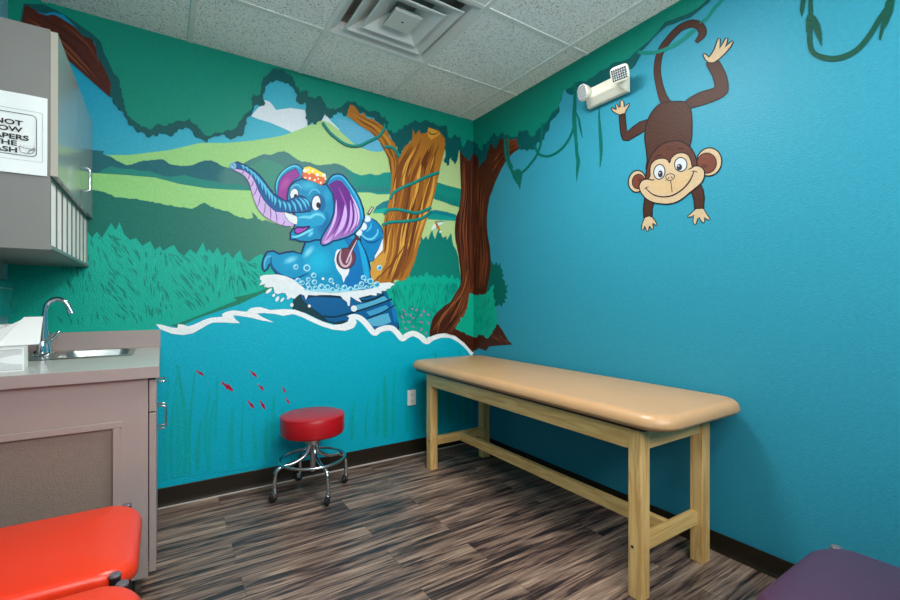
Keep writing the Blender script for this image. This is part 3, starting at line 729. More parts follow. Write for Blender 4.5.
# near ear
E1.up()
E1.poly([(326, 184), (330, 177.5), (333, 175), (337, 174), (342, 175), (345.5, 178), (348, 182), (355, 191), (360, 200), (363, 209), (364.3, 218), (360.5, 227), (355, 233), (350, 236), (345, 238), (339, 240), (333, 241), (328, 244.5), (323, 245.8), (320.3, 243.5), (321, 238), (325, 231), (330, 223), (333.5, 213), (334, 203), (332.5, 194)], (8, 128, 180), line=OUT, lw=1.5)
E1.up()
INN = [(328, 185), (332, 182), (337, 180), (342, 182), (348, 190), (354, 201), (358, 210), (359.5, 219), (358.5, 225), (353, 232), (349, 235), (344.5, 237), (340, 237.6), (336.5, 239.6), (333, 239.8), (328, 243), (322.3, 244.5), (321.3, 241.5), (324, 235), (330, 226.5), (334.3, 214.5), (335, 205), (333, 193)]
E1.poly(INN, lambda x, y: (98+max(0, y-205)*1.8, 34+max(0, y-205)*2.2, 128+max(0, y-205)*1.5), grid=5)
E1.up()
for p, w_, c in (([(336, 200), (335.5, 214), (332, 226), (324, 241)], 2.2, (206, 168, 226)), ([(345, 203), (344.5, 215), (341, 227), (334, 237)], 4.2, (200, 164, 224)), ([(350, 200), (351, 214), (349, 226), (344, 234.5)], 2.6, (196, 156, 220)), ([(353, 203), (355.5, 214), (354.5, 224), (350, 231)], 2.2, (204, 170, 226)), ([(350, 194), (356, 206), (358.4, 217), (356.5, 226)], 1.8, (214, 180, 230)), ([(333, 234), (329, 240), (324, 243)], 2.4, (196, 156, 220)), ([(338, 187), (342, 196), (346, 206)], 1.6, (150, 70, 170))):
    E1.ribbon(p, [.3, w_, w_, .4], c, smooth=4)
for p in ([(341, 200), (341.5, 214), (337, 226), (331, 236)], [(348, 203), (348.5, 216), (345.5, 227), (341, 235)], [(352, 205), (353, 216), (351, 226), (347, 233)], [(332, 187), (337, 195), (339, 208)]):
    E1.ribbon(p, [.2, 1.3, 1.2, .2], (92, 30, 132), smooth=4, dl=.5)
E1.ribbon([(329, 181), (333, 177.2), (338, 176), (343, 178), (350, 187), (357, 199), (361, 211), (362, 219)], [.4, 1.4, 1.7, 1.7, 1.7, 1.6, 1.3, .4], (58, 174, 214), smooth=3)
E1.up()
# trunk
top = [(234, 163.5), (237, 162), (245, 165.5), (253, 170), (259, 175), (264, 181), (269, 188), (274, 194), (281, 199), (288, 201.5), (292, 199), (296, 196.5), (301, 196), (305, 198), (308, 201), (310.5, 204), (311.5, 208), (310, 211.5), (302, 212.5), (296, 212.5), (289, 213), (284, 212.6), (275, 212), (268, 206), (263, 200), (258, 191), (255, 183), (251, 176), (244, 171), (238, 169), (234, 168)]
E1.poly(top, (0, 84, 142), line=OUT, lw=1.3); E1.up(.5)
E1.poly([(233, 169), (237, 169.3), (244, 171), (251, 176), (255, 183), (258, 191), (263, 200), (268, 206), (275, 212), (284, 212.8), (285.5, 218), (289.5, 221.8), (294, 226), (287, 226.3), (281, 225), (276, 223), (271, 220.5), (264, 216), (262, 214), (258, 209.5), (254, 200), (251.5, 191), (249, 183), (245, 176.5), (240, 173), (235, 171)], (194, 168, 216), line=(120, 70, 140), lw=.7)
E1.up(.5)
ins = [(244, 171), (251, 176.5), (255, 183.5), (258, 192), (263, 200.5), (268, 206.5), (274, 211.5), (279, 215), (285, 219)]
outs = [(241.5, 173.6), (247, 180), (250, 187), (252.8, 196), (257, 207), (263, 215), (270, 220), (276.5, 223), (282, 225)]
ins2 = [(243, 171), (249, 175), (253, 181.5), (256.5, 188), (260, 195.5), (265, 203.5), (270, 208.5), (275.5, 212.5), (284, 221)]
for a, b in zip(ins2, outs): E1.ribbon([a, ((a[0]+b[0])/2+.6, (a[1]+b[1])/2+.9), b], [.8, .9, .4], (110, 60, 130), smooth=2)
st = [((241, 165.5), (243.5, 169.5)), ((244.5, 167), (248, 172)), ((248.5, 169.5), (252, 176)), ((252, 172), (256, 180)), ((255.5, 175), (259, 184.5)), ((259, 178.5), (262.5, 190)), ((262.5, 182.5), (266, 195)), ((266, 187.5), (269.5, 199.5)), ((270, 192.5), (272, 202.5)), ((274, 196.5), (274.5, 205.5)), ((278, 199.5), (280, 208.5)), ((282.5, 201.5), (285.5, 210.5)), ((287, 202.5), (290, 211.5)), ((291, 200.5), (296, 212)), ((295, 199), (302, 211.5)), ((299, 198), (306.5, 209.5)), ((303, 198.5), (309, 206.5))]
for a, b in st:
    m = ((a[0]+b[0])/2+.9, (a[1]+b[1])/2-.9)
    E1.ribbon([a, m, b], [.5, 2.7, .5], (96, 196, 220), smooth=4, edge=(24, 140, 184))
E1.blob(233, 166.2, 3.4, 3.6, (166, 200, 222), 0, (80, 150, 196)); E1.ribbon([(232, 164.5), (234, 167)], .8, (30, 90, 150), dl=.5)
E1.up()
E1.poly([(284, 212.3), (289, 213.8), (296.3, 216.5), (297.3, 220), (296.5, 224.5), (293, 224), (289, 221.4), (285.5, 217)], (216, 220, 220), line=OUT, lw=.7)
# soap suds on the head
E1.up()
E1.poly([(302, 174), (304, 167.8), (309, 166.7), (314, 168.5), (320, 171.8), (325, 174.5), (326.3, 178.5), (324, 182.5), (321.3, 185.8), (316, 183), (310, 181), (302.4, 178)], (216, 104, 58)); E1.up(.5)
E1.poly([(302.8, 172), (304, 167.8), (309, 166.7), (314, 168.5), (320, 171.8), (325, 174.5), (325.6, 178), (319, 176.5), (312, 173.6), (307, 173.4)], (240, 206, 58)); E1.up(.5)
for x, y, r in ((304.5, 171, 2), (308, 170, 1.1), (312.5, 171.2, 1.3), (317, 175, 1.7), (323.5, 175.5, 1.9), (305, 178, 1), (309.5, 178.5, 1.2), (314.5, 180.3, 1.2), (320.5, 183, 1.1), (325, 179, 1), (309, 174, .9), (318, 179, .9)): E1.blob(x, y, r, r, (232, 226, 214), n=10)
# suds, bubbles, splash
E1.up()
FO = (218, 224, 228)
E1.poly([(260, 276.5), (264, 275), (277, 274.5), (285, 276), (293, 279.5), (300, 285), (305, 289), (316, 292), (330, 293), (340, 292.5), (352, 291), (366, 289.5), (376, 287), (380, 283), (385, 282.8), (389, 282.3), (394.8, 284.3), (391, 286), (389.5, 288.5), (386, 289), (385.5, 291), (381, 291), (381, 293.5), (376.5, 293), (376, 295.8), (370, 295), (362, 297), (358, 298), (361.5, 302.5), (357, 301), (354, 299), (350, 296.5), (349.4, 305.5), (347.6, 306), (346.5, 302), (343, 299.5), (340, 296), (330, 295), (320, 295), (316, 295.5), (308, 295), (305.5, 300), (304, 295.5), (300, 294), (297, 296), (294, 299), (291, 297.5), (288, 298.5), (286.5, 296), (285, 293), (281, 293), (278, 294.3), (274.5, 293), (273, 287), (268, 287.6), (264, 287), (265, 284), (259, 285.5), (261.5, 281), (259.8, 279.5)], FO)
E1.up(.5)
E1.ribbon([(303, 289.5), (316, 290.5), (332, 291), (350, 289.5), (366, 287.5)], [1, 3, 3.4, 3, 1], (120, 200, 224), smooth=3, edge=(170, 214, 228))
for x, y, a, b, rot in ((268.5, 291, 4, 1.6, -38), (273.5, 295.3, 1.8, 1.2, -50), (277, 299, 3, 1.5, -60), (282, 299.8, 2.8, 1.1, -50), (288, 298, 1.7, 1.2, -40), (291.5, 305, 1.7, 1.9, 0), (309, 306, 1.5, 1.6, 0), (353.5, 308.5, 3.1, 3.1, 0)): E1.blob(x, y, a, b, FO, rot)
E1.up(.5)
for x, y, r in ((295.5, 267, 2.7), (306.5, 268, 3.6), (297.5, 280.5, 2.8), (302, 282.8, 2.4), (308, 279.5, 2.4), (307.5, 284.5, 2.3), (313.3, 275.3, 2.8), (314, 282, 2.7), (309, 288.3, 2.6), (315, 288, 2.5), (321, 287, 3.4), (327, 287, 2.6), (330.5, 280.3, 2.5), (337, 286, 1.8), (332, 289.5, 2.4), (344, 287.5, 3), (350, 289, 2.7), (356, 287, 2.6), (361, 284, 2.8), (363, 277.6, 2.6), (366, 287.5, 2.3), (370, 281.3, 3.2), (376.3, 284.5, 3.3), (371.3, 287, 2), (339, 289.5, 2), (365.5, 281, 1.8), (379, 267.7, 2.8)):
    E1.blob(x, y, r, r, (150, 212, 230), n=14); E1.lv += .5
    E1.blob(x+.2, y+.1, r*.62, r*.62, (20, 140, 186), n=12); E1.lv += .3
    E1.blob(x-r*.25, y-r*.3, r*.22, r*.22, (210, 232, 238), n=8); E1.lv -= .8
for x, y, r in ((322.6, 278.7, 1.4), (333, 283.5, 1)): E1.blob(x, y, r, r, FO, n=10)
E1.build('painted_elephant', wall_back, label='blue painted elephant with purple ears splashing in a tub of suds')
# scrub brush held by the elephant
T = Paint('back', 27)
T.poly([(335.5, 252), (337.5, 249.5), (341, 249.5), (345, 256), (349, 266), (349, 271), (347.5, 275), (345, 278), (343.4, 283), (341.5, 276), (338.5, 272), (336, 268), (334.2, 260)], (218, 224, 230)); T.up()
T.poly([(356, 236), (358.6, 237.5), (355.5, 244), (352.5, 249.5), (350, 252), (346.5, 250), (351, 243)], (88, 44, 58), line=(30, 20, 40), lw=.7)
T.blob(345.7, 258.5, 9.2, 10.6, (108, 56, 74), 15, line=(40, 24, 44)); T.up(.7)
T.ribbon([(341, 250), (339.5, 258), (342, 265), (347, 266), (350.5, 260), (350.5, 253)], [.5, 2, 2.4, 2.2, 1.8, .6], (196, 168, 184), smooth=4)
T.ribbon([(346, 263), (350.5, 252), (356.5, 240.5)], [1.6, 1.5, .6], (206, 180, 194), smooth=3)
T.ribbon([(368, 214.5), (372.5, 207)], 3, (50, 30, 36)); T.ribbon([(368.5, 213.5), (372.2, 207.6)], 1.3, (214, 200, 206), dl=.5)
for x, y, a, b in ((367, 219, 3.7, 3.4), (363, 226.5, 3.8, 4.2), (358.7, 232.7, 3.3, 3.5)): T.blob(x, y, a, b, (216, 226, 234), edge=(176, 204, 222), mid=(214, 224, 232))
T.build('painted_brush', wall_back, label='brown scrub brush painted in the elephant hand')

# ================================================================== RIGHT WALL MURAL
RW = (44, 136, 159)
K = Paint('right', 1)
K.poly([(473, 250), (491, 260.7), (494, 265), (496.7, 262), (498, 266), (500, 262.5), (501, 268), (503, 270.7), (502, 274), (504.5, 274.7), (502, 278), (505, 281), (505, 286), (508.5, 284.5), (506, 289), (508, 292), (505, 294), (507.5, 298.7), (504.5, 299), (505.5, 303), (503, 303), (502, 307.5), (499.5, 304.5), (496, 306.7), (480, 300)], (0, 92, 84))
K.lv = 10
dkr = [(473, -20), (473, 152.7), (475, 154), (478, 157), (479, 162), (479.5, 168.5), (482, 163), (485, 161), (487, 154), (489.5, 148), (491, 141), (493, 145), (495, 149), (498, 144), (500, 139), (506, 138), (513, 140), (517, 138), (519, 148.7), (522, 150), (525, 149), (527, 151), (530, 148.8), (533, 150), (536, 147.5), (537, 143), (541, 143), (545, 139), (546, 132), (549, 130), (550, 123), (553, 119.5), (556, 117), (558.5, 113.6), (560, 103), (562, 97), (564, 89), (567, 93), (570, 94.5), (574, 93.5), (578, 91), (590, 88), (610, 82), (630, 69.5), (636, 64), (640, 57), (642.5, 50.5), (648, 45), (653, 38.7), (659, 33), (666.7, 26), (674, 24), (681, 21), (690, 18), (700, 10), (710, 1.7), (716, -20)]
K.poly(rough(dkr, 3.4, 1.3, R, 475, 640), (0, 78, 80)); K.up()
mdr = [(473, -20), (473, 141), (476, 143), (478, 146), (480, 149), (482, 151), (483, 148), (484.5, 144), (486.5, 144), (487.5, 141), (489.5, 141), (491, 137), (493, 133), (496, 135.5), (498.7, 136.7), (501, 133.5), (503, 132.5), (505, 135), (508, 134.5), (512, 137), (518, 136), (519, 131), (523, 131.5), (526.7, 130), (529, 134), (533, 137), (536, 135), (537, 130.5), (539, 128.5), (541, 127), (545, 124), (550, 117), (553, 112), (558, 108), (561, 99), (563, 90), (568, 88.5), (573, 86.5), (578, 82), (584, 81.5), (588, 80.5), (594, 76.5), (600, 71), (607, 68.5), (614, 62.5), (619, 62), (624, 61), (630, 58), (632, 55.5), (638, 50), (644, 45), (650, 40), (658, 31.5), (665, 22), (672, 20), (680, 17), (690, 13), (700, 7), (707, 0), (712, -20)]
K.poly(rough(mdr, 3.4, 1.2, R, 475, 600), (0, 122, 104))
wb = ([(0, YF, 0), (0, 0, 0), (0, 0, H+0.3), (0, YF, H+0.3)], [(0, 1, 2, 3)], RW)
wall_right = K.build('wall_right', base=wb)
obj('wall_core', mkbox(0.002, 0.1, YF, 0.002, 0, H+0.3), M['wallteal'], wall_right)
# corner tree, right half
T = Paint('right', 4)
T.poly([(473, 140), (519, 136), (519.5, 148.7), (515, 151.5), (510.7, 155), (507.5, 159), (505, 163), (501.5, 169), (498.7, 175), (495, 183), (492.7, 190), (489.5, 198), (488, 207), (487, 217), (487, 227), (488, 237), (490, 247), (490.8, 260), (490.7, 270), (489, 279), (486.7, 289), (487, 300), (492, 312), (497, 322.7), (503, 331), (508, 340), (512.5, 344.5), (500, 345.5), (489, 346.5), (486, 351), (478.7, 348), (476, 350.5), (473, 350)], (66, 28, 14)); T.up()
bark(T, [(474, 150), (473.5, 190), (473.5, 230), (474, 260), (474, 288)], [(500, 170), (491, 196), (486, 225), (489, 255), (486, 288)], 60, [(96, 48, 26), (40, 16, 10), (112, 60, 34), (84, 40, 22)], 31, 1.4)
bark(T, [(490, 160), (498, 150), (516, 139)], [(492, 188), (503, 164), (519, 148)], 22, [(120, 58, 30), (84, 36, 18), (50, 20, 12)], 33, 1.6)
bark(T, [(486, 335), (500, 343), (509, 344.5)], [(494, 326), (504, 336), (510, 343)], 8, [(96, 48, 26), (110, 60, 40)], 35, 1)
T.poly([(506, 139), (518.5, 137), (519.3, 147), (512, 150)], (118, 50, 22))
T.up()
T.poly([(474, 300), (480, 292), (483, 293.5), (486, 291), (487, 289), (489, 279)], (66, 28, 14))
T.poly(rough([(473, 294), (475, 295.5), (476.5, 294.5), (478.7, 296), (481, 294.5), (484, 294.5), (487, 292), (490, 289), (493.5, 284.5), (493, 292), (494.2, 298.5), (495, 303), (494.5, 305), (497.3, 306.7), (496, 311), (498, 313.5), (496.5, 318), (497.5, 322), (496, 327), (492.5, 331), (490.5, 335), (488, 338.5), (484, 335.5), (478.7, 334.5), (477, 337.5), (473, 337)], 2.6, 1.2, R, 478, 1000), (6, 158, 132)); T.up()
for i in range(34):
    x = R.uniform(475, 493); y = R.uniform(302, 332); T.ribbon([(x, y), (x+(x-480)*.12, y-R.uniform(4, 9))], [1, .2], (4, 136, 114))
T.up()
T.build('painted_tree', wall_right, label='right half of the dark brown painted tree in the corner')
# leafy fringe again over the trunk
T = Paint('right', 8)
T.poly(dkr[1:23]+[(534, 120), (473, 120)], (0, 78, 80)); T.up()
T.poly(mdr[1:28]+[(540, 110), (473, 110)], (0, 122, 104))
T.build('painted_leaves', wall_right, label='ragged dark green leaves painted over the corner tree')
# hanging vines
def vine(parts, leaves, col, label=None, edge=None):
    T = Paint('right', 12)
    for p, w_ in parts: T.ribbon(p, w_, col, smooth=4, edge=edge)
    T.up(.5)
    for l in leaves: T.poly(l, col)
    T.build('painted_vine', wall_right, label=label)
V1 = (0, 96, 86)
vine([([(505, 135), (505.5, 146), (506.5, 157), (510.7, 168), (516, 176)], 2.6), ([(508.3, 137), (508.7, 150), (509.5, 160), (513, 168)], 1.6), ([(519, 174), (524, 171), (529, 166), (536, 156.7), (539, 150), (541.3, 141), (542.5, 123)], 2.2), ([(535, 145), (537, 151), (540.6, 154.8), (550, 156), (561.6, 149), (569.8, 138), (574.5, 126)], 2.4)],
     [[(510, 168), (514, 171), (518, 168.5), (521, 170), (522.3, 175), (521.5, 182), (520, 190), (518.5, 185), (516.5, 183), (513, 177)]], V1, 'painted vine looping from the corner tree branch')
vine([([(575.5, 82), (575, 100), (574.5, 122), (576.2, 140), (577, 153), (578.5, 161), (577.5, 170), (576.8, 181)], [3, 3.2, 4.4, 3, 3.2, 3.8, 2.6, .4]), ([(576, 112), (579, 119), (580.5, 128), (582.8, 138)], [1, 2, 2.2, .4])], [], V1, 'painted vine hanging left of the emergency light')
vine([([(599.2, 108), (599.6, 122), (601, 141), (601.2, 155), (600, 167.5)], [1, 2.2, 3.4, 2.6, .4])], [], V1, 'short painted vine hanging under the emergency light')
T = Paint('right', 12)
# ------------------------------------------------------------------ monkey
KB = (64, 36, 27); KO = (22, 16, 20); CR = (186, 162, 130); KR = (104, 54, 40)
T = Paint('right', 6)
def km(x, y): return KB
tail = [(667, 104), (663, 97), (659.5, 85), (657.5, 73), (658, 62), (661, 51), (668.5, 40), (679, 29), (688, 24.5), (694, 23.8), (699.5, 26), (702.5, 31), (701.5, 36), (696, 42.5)]
tw = [9, 7.5, 6.4, 6, 5.6, 5.4, 5.4, 5.6, 6.2, 7, 7.8, 7.6, 5.6, 2]
T.ribbon(tail, [a+1.6 for a in tw], KO, smooth=5); T.ribbon(tail, tw, KB, smooth=5, dl=.5)
T.up()
# raised arms
T.poly([(684, 103), (694, 95.5), (703, 91.5), (712, 89), (715, 86), (712.5, 76), (706.5, 64), (711, 62), (718, 60.5), (723, 68), (726.7, 76.7), (728.3, 86), (727, 93), (720, 98.5), (706, 104), (690, 108.5), (684, 110)], KB, smooth=3, line=KO, lw=1.3)
T.poly([(650, 119), (640, 122), (633, 127), (627, 132), (626, 124), (625.2, 114), (619.3, 116), (620, 125), (621, 134), (623, 140), (628, 140.8), (632, 138.5), (645, 131), (649, 128)], KB, line=KO, lw=1.2)
T.up()
T.poly([(703, 55.3), (704.5, 53.5), (706.5, 54.5), (709, 57.3), (711.5, 54), (714.5, 49), (716.5, 43), (718.3, 38.3), (720.3, 38.6), (720.4, 43), (719.6, 48.5), (723, 43), (725.6, 38.4), (728, 38.2), (727.5, 42.5), (725, 47.5), (729, 43.5), (732.5, 40.8), (733.6, 42), (731, 47), (725, 54), (719, 59.5), (714, 62.8), (709, 62.8), (705.5, 60)], CR, line=KO, lw=1.2)
T.poly([(611.3, 108.3), (612.5, 107.6), (615.5, 109.3), (616.6, 109.5), (615.8, 105), (617, 103.7), (619.3, 107.5), (620.4, 107), (620.3, 101.5), (622, 99.8), (624, 102), (624.3, 107), (627.5, 104.5), (629.6, 103.2), (629.4, 105.3), (626.5, 110), (625, 113.5), (620, 114.8), (616, 113.5), (613, 111.4)], CR, line=KO, lw=1)
# hanging arms
T.poly([(645, 196), (655, 200), (652.5, 209), (652.3, 217), (649, 218.5), (644, 217.5), (643.5, 209)], KB, line=KO, lw=1.1)
T.poly([(691, 190), (701, 184), (703.5, 190), (704.5, 198), (703.8, 209), (699, 210.5), (695, 209.5), (694, 200)], KB, line=KO, lw=1.1)
T.up()
T.poly([(645, 217.5), (649, 216), (652.5, 217), (655.5, 221), (657.3, 225), (656, 225.5), (653.5, 223.5), (652.8, 224), (653.6, 228.5), (652.3, 230), (650.6, 227), (649.6, 226), (648.8, 230.5), (647.2, 231.8), (645.8, 228), (645, 226), (643.6, 230), (641.7, 229.6), (642.2, 224)], CR, line=KO, lw=.9)
T.poly([(696, 208.8), (700, 208.5), (703.5, 208.5), (707, 214), (710.3, 218.8), (709, 220.3), (706.5, 219), (704.3, 217.5), (705, 221), (703.7, 223.2), (701.6, 221.5), (699.5, 217.5), (697.8, 219), (696.3, 224), (694.3, 224.7), (693.2, 221), (694.2, 215), (691, 217), (688, 217.3), (687.5, 216.2), (691, 213.5)], CR, line=KO, lw=.9)
T.up()
# body
T.poly([(668, 102), (677, 101.5), (685, 102), (689.5, 107), (691.6, 113), (692.3, 126), (691.6, 140), (690, 148), (692, 170), (650, 172), (647.5, 160), (646.5, 150), (645, 140), (645.3, 132), (647, 123), (651, 114), (657, 106.5), (663, 103)], KB, smooth=3, line=KO, lw=1.3)
T.up()
# ears
T.blob(709.3, 162, 12.6, 14.2, CR, 12, line=KO, lw=1.3); T.blob(637.4, 181.4, 8.7, 11, CR, 8, line=KO, lw=1.2)
T.up(); T.blob(707, 163.2, 9.8, 10.2, KR, 10, line=KO, lw=.9); T.blob(638.7, 181.6, 6.3, 7.4, KR, 10, line=KO, lw=.8)
T.up(); T.blob(705, 166, 3.5, 2.5, (70, 36, 30), 20, KR); T.blob(640, 180, 2, 3, (70, 36, 30), 20, KR)
T.up()
T.poly([(646.5, 186), (646, 178), (647, 170), (649, 161), (654.5, 151.5), (660, 146), (668, 142), (677, 140.8), (685, 143), (691, 148), (695.5, 156), (697.5, 165), (697, 175), (690, 190)], (80, 44, 33), smooth=3, line=KO, lw=1.3)
T.up()
T.ribbon([(655, 158.5), (658.5, 155.5), (663, 155.3)], [.5, 1.1, .5], KO, smooth=3); T.ribbon([(677, 150.5), (680.5, 148.6), (685, 149.5)], [.5, 1.1, .5], KO, smooth=3)
T.ribbon([(667, 147.5), (671, 146.6), (675, 147)], .5, KO); T.ribbon([(668, 150), (671, 149.2), (674, 149.5)], .5, KO)
FACE = [(649, 182), (650.5, 176), (650.3, 170), (651.5, 164.5), (655, 160.5), (660, 158.6), (664.7, 158.6), (668, 160.2), (670, 163), (671.5, 158.5), (675, 155), (679, 153.2), (683.5, 153), (688, 155), (690.5, 159), (692, 165), (692, 176), (670, 190)]
T.poly(FACE, CR, smooth=3, line=KO, lw=1)
T.up()
T.poly([(643, 180.3), (648, 179.2), (653, 180.2), (660, 178), (667, 180), (672, 178.2), (677, 174), (683, 171), (691, 168.5), (695, 166.2), (700, 166.5), (704, 169.6), (705, 174.5), (703.5, 180), (700, 184.7), (690, 192.8), (683, 198.5), (676.5, 202.3), (667, 204.2), (655, 202.9), (647.5, 199.6), (642.5, 194.5), (639.5, 188), (640.3, 183.5)], CR, smooth=3, line=KO, lw=1.2)
T.up(); T.poly([(653, 181), (667, 180.5), (680, 173.5), (690, 170), (692, 176), (686, 186), (676, 192), (664, 194), (654, 191), (648.5, 187)], (188, 160, 120), smooth=2)
T.poly([(652, 176.5), (655, 173), (670, 172), (688, 165.5), (690, 168.5), (678, 175.5), (668, 180), (655, 180)], CR)
T.up()
T.blob(659.8, 172, 5.6, 7.4, (186, 192, 198), 8, line=KO, lw=1); T.blob(681.2, 164.6, 6.2, 7, (186, 192, 198), 0, line=KO, lw=1)
T.up(); T.blob(660.8, 174, 2.4, 3.6, (44, 40, 50), 0, n=14); T.blob(679.8, 167.3, 2.8, 3.3, (44, 40, 50), 0, n=14)
T.up(.5); T.blob(660.2, 173, .8, .9, (170, 170, 180), n=8); T.blob(679, 166, .9, .9, (170, 170, 180), n=8)
T.poly([(666, 176.5), (668.5, 174.3), (672, 174), (675, 175.4), (674.5, 178), (671, 180.6), (668, 180)], CR, smooth=3, line=KO, lw=.8)
T.up(.5); T.blob(669.2, 178, .6, 1, KO, n=8); T.blob(672.2, 177.3, .6, 1, KO, n=8)
T.ribbon([(671, 180.6), (671.9, 186), (672.6, 192.5)], .8, KO, smooth=3)
T.ribbon([(646.5, 188.3), (652.5, 194), (662, 196.9), (672.7, 195.5), (683, 189.3), (690.5, 180.5), (694.6, 171)], [.8, 1.1, 1.3, 1.4, 1.4, 1.4, .9], (52, 26, 22), smooth=5)
T.ribbon([(645, 189), (647, 187.5), (649, 186.8)], .7, KO); T.ribbon([(692, 171.5), (695, 171), (698, 172.5)], .7, KO)
T.build('painted_monkey', wall_right, label='brown painted monkey with cream face hanging upside down by its tail')
vine([([(638, 52), (645, 53), (653, 52.7), (660, 51.3), (666.7, 49), (680, 42), (690.7, 33), (694.7, 30)], 3.6), ([(703, 21.5), (708, 17.5), (713, 10), (718, 4.5), (725, -3)], 3), ([(700, 23.5), (704, 20.5)], 1.4)], [], (0, 122, 108), 'painted vine the monkey tail hooks over', )
vine([([(810, -12), (811, 12.5), (810, 29), (810.6, 46), (815, 54), (825, 58), (836, 58.7), (849, 55), (860, 47.5), (871, 34), (880, 19), (889, 6), (893, -12)], [4.5, 4.5, 5, 5.5, 5.5, 6, 6, 6, 5.5, 5.5, 5.5, 6, 5])],
     [[(802, -8), (806.5, -4), (804.5, 10), (802, 17.5), (800, 10)], [(812, 14), (816, 17), (820, 24), (822, 34), (822, 47), (817.5, 38), (813, 28)], [(806, 20), (808, 14), (810, 30), (806.5, 33)], [(886, 2), (896, -6), (893, 12), (888, 24), (884, 30), (881, 41), (879, 39), (881, 25)]], (0, 70, 56), 'dark green painted vine loop with pointed leaves at the top right')
# small green dab on the ceiling tile edge left out of reach of the wall

# ================================================================== baseboards
def cove(axis, a0, a1, side, h, name):
    """vinyl cove base: upright strip with a rolled toe, and a caulk line where it meets the floor"""
    prof = [(0.0, 0.0), (0.014, 0.0), (0.0135, 0.002), (0.008, 0.006), (0.005, 0.014), (0.0035, 0.03), (0.0035, h-0.003), (0.002, h), (0, h)]
    bm = nb(); A = []; Bv = []
    for d, z in prof:
        p = lambda t: (t, -0.006-d, z+0.0005) if axis == 'x' else (-0.009-d, t, z+0.0005)
        A.append(bm.verts.new(p(a0))); Bv.append(bm.verts.new(p(a1)))
    n = len(prof)
    for i in range(n): bm.faces.new((A[i], A[(i+1) % n], Bv[(i+1) % n], Bv[i]))
    bm.faces.new(A); bm.faces.new(Bv)
    o = struct(name, bm, M['base'])
    c = mkbox(a0, a1, -0.030, -0.0205, 0.0004, 0.005) if axis == 'x' else mkbox(-0.0265, -0.0225, a0, a1, 0.0004, 0.002)  # thin line along the floor, paler than the base on the back wall
    obj('joint_line', c, M['joint'] if axis == 'x' else M['base'], o)
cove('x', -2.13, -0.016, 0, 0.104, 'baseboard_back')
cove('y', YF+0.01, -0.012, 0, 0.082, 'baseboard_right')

# ================================================================== ceiling diffuser
vx, vy = -1.065, -0.835
vt = thing('air_vent', 'square white ceiling air diffuser with stepped rings', 'vent', (vx, vy, H))
bm = nb()
def sqring(bm, a, b, za, zb, thick=0.003):
    """flared square frame from half size a at height za to half size b at height zb"""
    def R4(h, z): return [bm.verts.new((vx+sx*h, vy+sy*h, z)) for sx, sy in ((1, 1), (-1, 1), (-1, -1), (1, -1))]
    A, Bq, C_, D = R4(a, za), R4(b, zb), R4(b, zb+thick), R4(a, za+thick)
    for p, q in ((A, Bq), (Bq, C_), (C_, D), (D, A)):
        for k in range(4): bm.faces.new((p[k], p[(k+1) % 4], q[(k+1) % 4], q[k]))
sqring(bm, 0.262, 0.297, H+0.012, H-0.003); sqring(bm, 0.238, 0.262, H+0.05, H+0.012)
obj('vent_frame', bm, M['vent'], vt)
for (a, b, za, zb) in ((0.125, 0.222, H+0.05, H-0.008), (0.055, 0.155, H+0.045, H-0.012)):
    bm = nb(); sqring(bm, a, b, za, zb); sqring(bm, b, b+0.010, zb, zb+0.001)
    obj('louver_ring', bm, M['vent'], vt)
bm = nb(); box(bm, vx-0.075, vx+0.075, vy-0.075, vy+0.075, H-0.014, H-0.010, bev=0.0015); sqring(bm, 0.05, 0.078, H+0.02, H-0.010)
pl = obj('center_plate', bm, M['vent'], vt)
bm = nb(); lathe(bm, [(0, -0.001), (0.005, -0.0008), (0.006, 0.001), (0, 0.001)], (vx, vy, H-0.0155), 12); obj('screw', bm, M['nearblack'], pl)
bm = nb(); box(bm, vx-0.245, vx+0.245, vy-0.245, vy+0.245, H+0.09, H+0.095)
for sx in (-1, 1):
    box(bm, vx+sx*0.24-0.003, vx+sx*0.24+0.003, vy-0.24, vy+0.24, H+0.04, H+0.09); box(bm, vx-0.24, vx+0.24, vy+sx*0.24-0.003, vy+sx*0.24+0.003, H+0.04, H+0.09)
obj('duct', bm, M['duct'], vt, label='dark duct above the rings')
# ================================================================== ceiling lights
def troffer(name, label, x0, x1, y0, y1, glow):
    t = thing(name, label, 'light', ((x0+x1)/2, (y0+y1)/2, H))
    a = 0.014; bm = nb()
    box(bm, x0+a, x1-a, y0+a, y0+a+0.03, H-0.002, H+0.01); box(bm, x0+a, x1-a, y1-a-0.03, y1-a, H-0.002, H+0.01)
    box(bm, x0+a, x0+a+0.03, y0+a+.03, y1-a-.03, H-0.002, H+0.01); box(bm, x1-a-0.03, x1-a, y0+a+.03, y1-a-.03, H-0.002, H+0.01)
    obj('light_frame', bm, M['tee'], t)
    bm = nb(); q = a+0.03
    vs = [bm.verts.new(p) for p in ((x0+q, y0+q, H+0.004), (x1-q, y0+q, H+0.004), (x1-q, y1-q, H+0.004), (x0+q, y1-q, H+0.004))]
    f = bm.faces.new(vs); f.normal_flip() if f.normal.z > 0 else None
    obj('diffuser', bm, glow, t)
troffer('ceiling_light', 'lit fluorescent ceiling light beside the air diffuser', -1.37, -0.76, -1.755, -1.145, M['glow'])
troffer('ceiling_light', 'added fluorescent fill light in the unseen ceiling behind the camera, right one', -1.37, -0.76, -3.585, -2.975, M['glow_fill'])  # this and the next fixture are unseen, added to brighten the room
troffer('ceiling_light', 'added fluorescent fill light in the unseen ceiling behind the camera, left one', -2.59, -1.98, -3.585, -2.975, M['glow_fill'])

